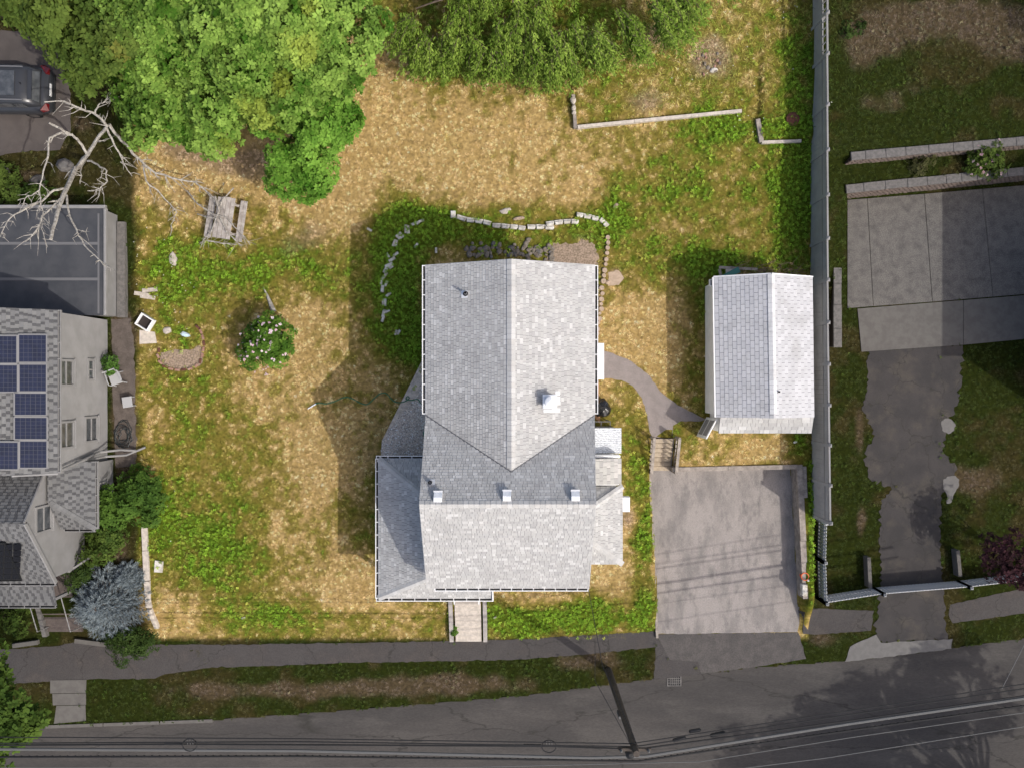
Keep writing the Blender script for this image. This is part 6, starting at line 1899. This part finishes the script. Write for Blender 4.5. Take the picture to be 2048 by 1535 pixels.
# shrubs
tree('flowering_bush', 'round bush with pale pink blossoms on the left lawn', G(532, 690), [L(532, 680, 1.3, 46, 48, .9), L(532, 682, 1.5, 26, 28, .5), L(518, 700, 1.0, 34, 34, .8), L(550, 665, 1.2, 34, 34, .8), L(552, 702, 1.0, 30, 30, .7)], .17, 6, 48, [(.045, .105, .012), (.145, .255, .034)], None, 11, .06, .5, (.2, .4), cat='bush',
     flowers=(120, [(.72, .48, .55), (.80, .66, .68), (.75, .55, .62)], .07), limbs=8)
pet = []
for k in range(26):
    an = R.uniform(3.2, 4.9); d_ = R.uniform(1.0, 1.35)
    pet.append((math.cos(an) * d_, math.sin(an) * d_))
bb = G(532, 690)
pc = np.array([(bb.x + x, bb.y + y, T(bb.x + x, bb.y + y) + .06) for x, y in pet])
Vf, Ff, Cf = rosettes(pc, np.tile(np.array([[0, 0, 1.]]), (26, 1)), .05, 4, np.array([[.75, .58, .62]] * 26), .8, .1, rg)
tag(link('fallen_petals', np_mesh('fallen_petals', Vf, Ff, m_petal, Cf)), 'pink petals strewn on the grass below the flowering bush', 'petals', kind='stuff')

def spruce(label, base, R0, Hh, seed):
    rg = np.random.default_rng(seed); base = Vector(base)
    t = thing('blue_spruce', label, 'tree', tuple(base))
    MB().tube([(0, 0, -.1), (0, 0, Hh * .9)], [.12, .02], 8).build('trunk', m_bark, t)
    Cs = []; Ds = []
    br = MB()
    for lay in range(11):
        z = Hh * (.10 + .085 * lay); rad = R0 * (1 - lay / 11.5) ** .85
        nbr = int(9 + rad * 12)
        for k in range(nbr):
            a = 2 * math.pi * (k + rg.uniform(-.35, .35)) / nbr + lay * .4
            r = rad * rg.uniform(.82, 1.1)
            d = np.array([math.cos(a), math.sin(a), 0.12])
            br.tube([Vector((0, 0, z)), Vector((d[0] * r, d[1] * r, z + .12 * r))], [.02, .006], 4, cap=False)
            nn = int(5 + r * 11)
            for j in range(nn):
                f = .25 + .75 * (j + rg.uniform(0, 1)) / nn
                c = np.array([0, 0, z]) + d * r * f
                sd = np.array([-d[1], d[0], 0]) * rg.choice([-1, 1]) * rg.uniform(.0, .35) * r * (1.05 - f)
                Cs.append(c + sd + rg.normal(0, .03, 3)); Ds.append(d + sd * 1.4 + np.array([0, 0, .25]))
    tag(br.build('branches', m_bark, t), kind='stuff')
    C = np.array(Cs); D = np.array(Ds); D /= np.linalg.norm(D, axis=1, keepdims=True)
    rep = 9
    C = np.repeat(C, rep, 0) + rg.normal(0, .025, (len(C) * rep, 3)); D = np.repeat(D, rep, 0) + rg.normal(0, .42, (len(C), 3)); D /= np.linalg.norm(D, axis=1, keepdims=True)
    s = np.cross(D, rg.normal(size=D.shape)); s /= np.linalg.norm(s, axis=1, keepdims=True)
    Ls = rg.uniform(.10, .18, (len(C), 1)); w = .013
    V = np.stack([C - s * w, C + s * w, C + D * Ls], 1).reshape(-1, 3)
    q = rg.uniform(0, 1, (len(C), 1))
    col = np.array([.15, .185, .20]) * (1 - q) + np.array([.30, .345, .36]) * q
    link('crown', np_mesh('crown', V, np.arange(len(V)).reshape(-1, 3), m_needle, np.repeat(col, 3, 0)), t)
spruce('blue-grey spruce spreading beside the brown steps', G(228, 1197), 1.75, 1.9, 21)
spruce('smaller blue-grey spruce shoot just above the large one', G(262, 1152), .72, 1.0, 22)
DKG = [(.022, .042, .010), (.045, .075, .016)]
MDG = [(.036, .066, .012), (.080, .118, .022)]
tree('shrub', 'dark yew shrub overhanging the sidewalk at the lower left', G(262, 1286), [L(262, 1290, .1, 44, 36, .7), L(250, 1268, .2, 30, 24, .6), L(285, 1280, .0, 26, 20, .5)], .16, 5, 40, DKG, None, 23, .06, .35, (.25, .45), cat='shrub', limbs=6)
tree('shrub', 'bushy green shrub on the left boundary beside the bay window', G(272, 1000), [L(250, 990, .9, 46, 40, .8), L(298, 1000, .6, 24, 40, .6), L(225, 1020, .8, 30, 30, .6), L(280, 970, .7, 26, 26, .6)], .17, 6, 40, [(.035, .075, .012), (.085, .155, .024)], None, 24, .06, .5, (.25, .5), cat='shrub', limbs=6)
tree('shrub', 'loose green shrub below the bay window', G(200, 1095), [L(198, 1100, .6, 34, 34, .6), L(215, 1070, .5, 26, 22, .5)], .16, 6, 34, MDG, None, 25, .05, .45, (.22, .4), cat='shrub', limbs=6)
tree('shrub', 'dark shrub tucked beside the porch corner', G(160, 1150), [L(158, 1152, .5, 26, 34, .5)], .14, 5, 34, DKG, None, 26, .05, .45, (.22, .4), cat='shrub', limbs=5)
tree('shrub', 'low shrub left of the brown steps', G(25, 1235), [L(20, 1235, .1, 40, 32, .5)], .15, 6, 34, MDG, None, 27, .05, .45, (.22, .4), cat='shrub', limbs=5)
tree('shrub', 'green shrub along the flat roof at the left edge', G(30, 380), [L(20, 380, .6, 50, 26, .5), L(70, 390, .5, 30, 18, .4), L(-10, 350, .6, 40, 30, .5)], .16, 6, 34, MDG, None, 28, .05, .45, (.22, .42), cat='shrub', limbs=5)
tree('rose_bush', 'rose bush with pale pink blooms between the two right block walls', G(1972, 318), [L(1968, 312, 1.0, 34, 26, .6), L(1985, 330, .9, 24, 22, .5), L(1950, 325, .8, 20, 20, .4)], .13, 6, 34, MDG, None, 29, .05, .5, (.2, .38), cat='bush', flowers=(26, [(.40, .24, .27), (.45, .33, .34)], .08), limbs=6)
tree('shrub', 'sparse reddish green shrub between the two right block walls', G(1838, 330), [L(1838, 324, .7, 24, 20, .45), L(1832, 338, .5, 16, 12, .3)], .11, 5, 26, [(.05, .055, .02), (.085, .085, .035)], None, 30, .04, .45, (.18, .3), cat='shrub', limbs=8)
tree('purple_plum', 'dark purple leaved small tree at the right edge', G(2015, 1105), [L(2015, 1112, 1.6, 50, 50, .9), L(2045, 1090, 1.8, 40, 40, .9), L(1990, 1105, 1.4, 30, 36, .7), L(2040, 1145, 1.4, 36, 26, .7)], .13, 6, 34, [(.022, .010, .012), (.060, .024, .030)], None, 31, .07, .5, (.22, .42), limbs=8)
tree('shrub', 'small dark round weed clump on the upper right lawn', G(1702, 62), [L(1702, 60, 1.3, 24, 22, .3)], .12, 6, 40, DKG, None, 32, .03, .5, (.15, .28), cat='shrub', limbs=3)
tree('potted_plant', 'leafy plant growing beside the white chair at the pale siding', G(222, 728), [L(220, 728, .5, 13, 16, .4)], .16, 6, 60, [(.04, .09, .015), (.08, .16, .03)], None, 33, .03, .5, (.12, .2), cat='plant', limbs=3)
tree('shrub', 'leafy weed in the front step corner', G(908, 1258), [L(908, 1258, -.7, 6, 9, .15)], .10, 5, 80, [(.05, .10, .02), (.10, .19, .03)], None, 34, .02, .5, (.08, .12), cat='shrub', limbs=2)
# trees off to the lower right whose shade lies across the road, and one beyond the upper right
tree('street_tree', 'street tree beyond the lower right corner shading the road', (25.2, -21.5, STREET), [(24.6, -21.2, 8.2, 3.4, 2.6, 2.4), (21.9, -20.8, 7.6, 1.9, 1.6, 1.5), (27.5, -19.2, 8, 2.6, 2.4, 2.2)], .3, 5, 9, [(.05, .09, .02), (.09, .14, .03)], 'trees out of view', 41, .25, .6, (.6, 1.0))
tree('street_tree', 'second street tree beyond the lower right shading the road', (19.6, -23.2, STREET), [(19.4, -22.6, 8.3, 2.6, 1.5, 1.8), (22.5, -23.5, 8.5, 2.8, 2.0, 2.2)], .3, 5, 9, [(.05, .09, .02), (.09, .14, .03)], 'trees out of view', 42, .25, .6, (.6, 1.0))
tree('yard_tree', 'tree beyond the right edge shading the upper right lawn', (29.5, 13.2, 1), [(28.9, 13.6, 6.5, 2.6, 2.8, 2.0), (27.8, 12.0, 6.0, 1.6, 1.5, 1.3)], .3, 5, 9, [(.05, .09, .02), (.09, .14, .03)], 'trees out of view', 43, .25, .6, (.6, 1.0))

# ------------------------------------------------------------------ grass
FOOT = [[(-3.2, -7.8), (2.95, -7.8), (2.95, 4.35), (-3.2, 4.35)], [(-5.5, -8.9), (-1, -8.9), (-1, -7.7), (-3, -7.7), (-3, -3.2), (-5.5, -3.2)], [(2.8, -7.5), (4.55, -7.5), (4.55, -3.1), (2.8, -3.1)], [(2.9, -3), (4.65, -3), (4.65, -1.9), (2.9, -1.9)],
        [(8.75, -2.1), (13.0, -2.1), (13.0, 4.5), (8.75, 4.5)], [(-30, 3.0), (-17.7, 3.0), (-17.7, 7.7), (-30, 7.7)], [(-30, -9.4), (-19.4, -9.4), (-19.4, -3.4), (-30, -3.4)], [(-30, -3.4), (-18.4, -3.4), (-18.4, 3), (-30, 3)], [(-19.4, -6.1), (-18.1, -6.1), (-18.1, -3.3), (-19.4, -3.3)],
        [(-2.9, -12), (-1.1, -12), (-1.1, -9.0), (-2.9, -9.0)], [(-21.8, -11.8), (-19.9, -11.8), (-19.9, -9.2), (-21.8, -9.2)]]
def open_ground(X, Y):
    ok = np.interp(X, rx_, ry_) < Y - .02
    for poly in PAVED + FOOT:
        xs = [p[0] for p in poly]; ys = [p[1] for p in poly]
        sel = ok & (X > min(xs)) & (X < max(xs)) & (Y > min(ys)) & (Y < max(ys))
        idx = np.nonzero(sel)[0]
        if len(idx):
            ins = pip(X[idx], Y[idx], poly)
            ok[idx[ins]] = False
    return ok
def in_view(X, Y):
    return (np.abs(X) < 24.0) & (np.abs(Y) < 18.2)
WEEDS = [(1752, 790, 10, 14), (1744, 862, 12, 18), (1760, 872, 14, 6), (1790, 858, 8, 5), (1768, 905, 7, 12), (1795, 925, 6, 5), (1797, 950, 20, 7), (1782, 975, 14, 12), (1800, 965, 10, 6), (1868, 930, 12, 5), (1876, 900, 8, 20),
         (1855, 940, 6, 5), (1798, 1085, 3, 12), (1802, 1060, 3, 8), (1846, 1000, 14, 6), (1868, 1010, 10, 12), (1880, 820, 10, 16), (1850, 790, 18, 5), (1780, 700, 30, 5), (1890, 712, 20, 8), (1746, 1225, 4, 30), (1893, 1190, 4, 40),
         (1598, 1225, 4, 30), (1312, 1290, 3, 20), (1330, 1318, 12, 4), (1378, 1318, 14, 4), (1392, 1340, 5, 12), (1700, 1318, 16, 4), (1450, 1342, 40, 2.5), (1540, 1329, 50, 2.5), (700, 1287, 300, 2), (1200, 1273, 100, 2.5), (1016, 1300, 2, 16)]
def weedy(X, Y):
    w = np.zeros(X.shape)
    for (px, py, rx, ry) in WEEDS:
        c = P(px, py, -.95)
        w += np.exp(-(((X - c.x) * PPM / rx) ** 2 + ((Y - c.y) * PPM / ry) ** 2))
    return (w * (0.4 + fbm(X * 6, Y * 6, 44, 2))) > .45
def scatter(n):
    X = rng.uniform(-23.9, 23.9, n); Y = rng.uniform(-17.5, 18.0, n)
    k = open_ground(X, Y)
    k |= pip(X, Y, ISLAND) | weedy(X, Y)
    return X[k], Y[k]
def blades(name, label, X, Y, length, width, height, seed, tint=(1, 1, 1), spread=.35, extra=None, fine=.95):
    rg = np.random.default_rng(seed)
    n = len(X)
    Z = terr(X, Y)
    a = rg.uniform(0, 2 * np.pi, n)
    Lg = length * rg.uniform(.6, 1.25, n); hgt = height * rg.uniform(.5, 1.3, n)
    wd = width * rg.uniform(.7, 1.3, n)
    dx, dy = np.cos(a), np.sin(a)
    base = np.stack([X, Y, Z - .01], 1)
    side = np.stack([-dy, dx, np.zeros(n)], 1) * (wd * .5)[:, None]
    tip = base + np.stack([dx * Lg, dy * Lg, hgt + .01], 1)
    V = np.stack([base - side, base + side, tip], 1).reshape(-1, 3)
    col = ground_color(X, Y, fine) * np.exp(rg.normal(0, spread, (n, 1))) * np.array(tint)
    if extra is not None: col = col * extra[:, None]
    col = np.clip(col, 0, .85)
    o = link(name, np_mesh(name, V, np.arange(len(V)).reshape(-1, 3), m_grass, np.repeat(col, 3, 0)))
    return tag(o, label, 'grass', kind='stuff')
# tufts: every tuft spreads a fan of blades of one colour
X, Y = scatter(112000)
pit = vnoise(X * 4.2, Y * 4.2, 91) * .6 + vnoise(X * 7.5, Y * 7.5, 92) * .4
k = pit > .42 + .05 * rng.uniform(-1, 1, len(X))
X, Y = X[k], Y[k]
nb6 = 15
Xt = np.repeat(X, nb6) + rng.normal(0, .02, len(X) * nb6); Yt = np.repeat(Y, nb6) + rng.normal(0, .02, len(Y) * nb6)
tuftc = np.repeat(np.exp(rng.normal(0, .26, len(X))), nb6)
blades('lawn_grass', 'short mixed straw and green lawn grass over the plots', Xt, Yt, .072, .022, .024, 71, spread=.14, extra=tuftc)
# taller grass in the rear bed and under the weeping tree
X, Y = scatter(260000)
c1 = P(1380, 110); w_ = np.exp(-(((X - c1.x) / 5.2) ** 2 + ((Y - c1.y) / 3.0) ** 2)) + .25 * (np.exp(-(((X - P(1590, 300).x) / .8) ** 2)) * (Y > 5)) + .22 * (Y > 4) * (X > fence_x(Y))
k = (rng.uniform(0, 1, len(X)) < w_ * 1.1) & (X < 24)
blades('tall_grass', 'longer rough grass in the rear bed', X[k], Y[k], .20, .022, .12, 72, tint=(.92, 1.05, .85))
# broad-leaved ground cover where the lawn is lush
X, Y = scatter(190000)
g = ground_green(X, Y, .25)
lush = np.where(soft_own(X, Y) > .5, ss(.62, 1.05, g), .10 * ss(.4, .6, fbm(X * .6, Y * .6, 88, 3)))
k = rng.uniform(0, 1, len(X)) < lush * .55
X, Y = X[k], Y[k]
C = np.stack([X, Y, terr(X, Y) + rng.uniform(.03, .16, len(X))], 1)
colw = ground_color(X, Y) * np.array([.95, 1.12, .9]) * np.exp(rng.normal(0, .22, (len(X), 1)))
V, F, Cc = rosettes(C, np.tile(np.array([[0, 0, 1.]]), (len(X), 1)) + rng.normal(0, .3, (len(X), 3)), .085, 4, colw, .62, .25)
tag(link('ground_cover', np_mesh('ground_cover', V, F, m_leaf, Cc)), 'broad-leaved green weeds in the lush parts of the plot', 'weeds', kind='stuff')
# clover heads and small pale flowers
X, Y = scatter(30000)
wf = blobs(X, Y, [(330, 560, 70, 70, .5), (340, 600, 50, 30, .5), (300, 1000, 60, 60, .2), (1480, 200, 90, 70, .22), (1600, 60, 60, 90, .2)])
k = rng.uniform(0, 1, len(X)) < wf * .35
X, Y = X[k], Y[k]
C = np.stack([X, Y, terr(X, Y) + .1], 1)
V, F, Cc = rosettes(C, np.tile(np.array([[0, 0, 1.]]), (len(X), 1)), .028, 4, np.tile(np.array([[.7, .7, .64]]), (len(X), 1)), .9, .2)
tag(link('clover_flowers', np_mesh('clover_flowers', V, F, m_petal, Cc)), 'tiny white clover flowers dotted in the lawn', 'flowers', kind='stuff')
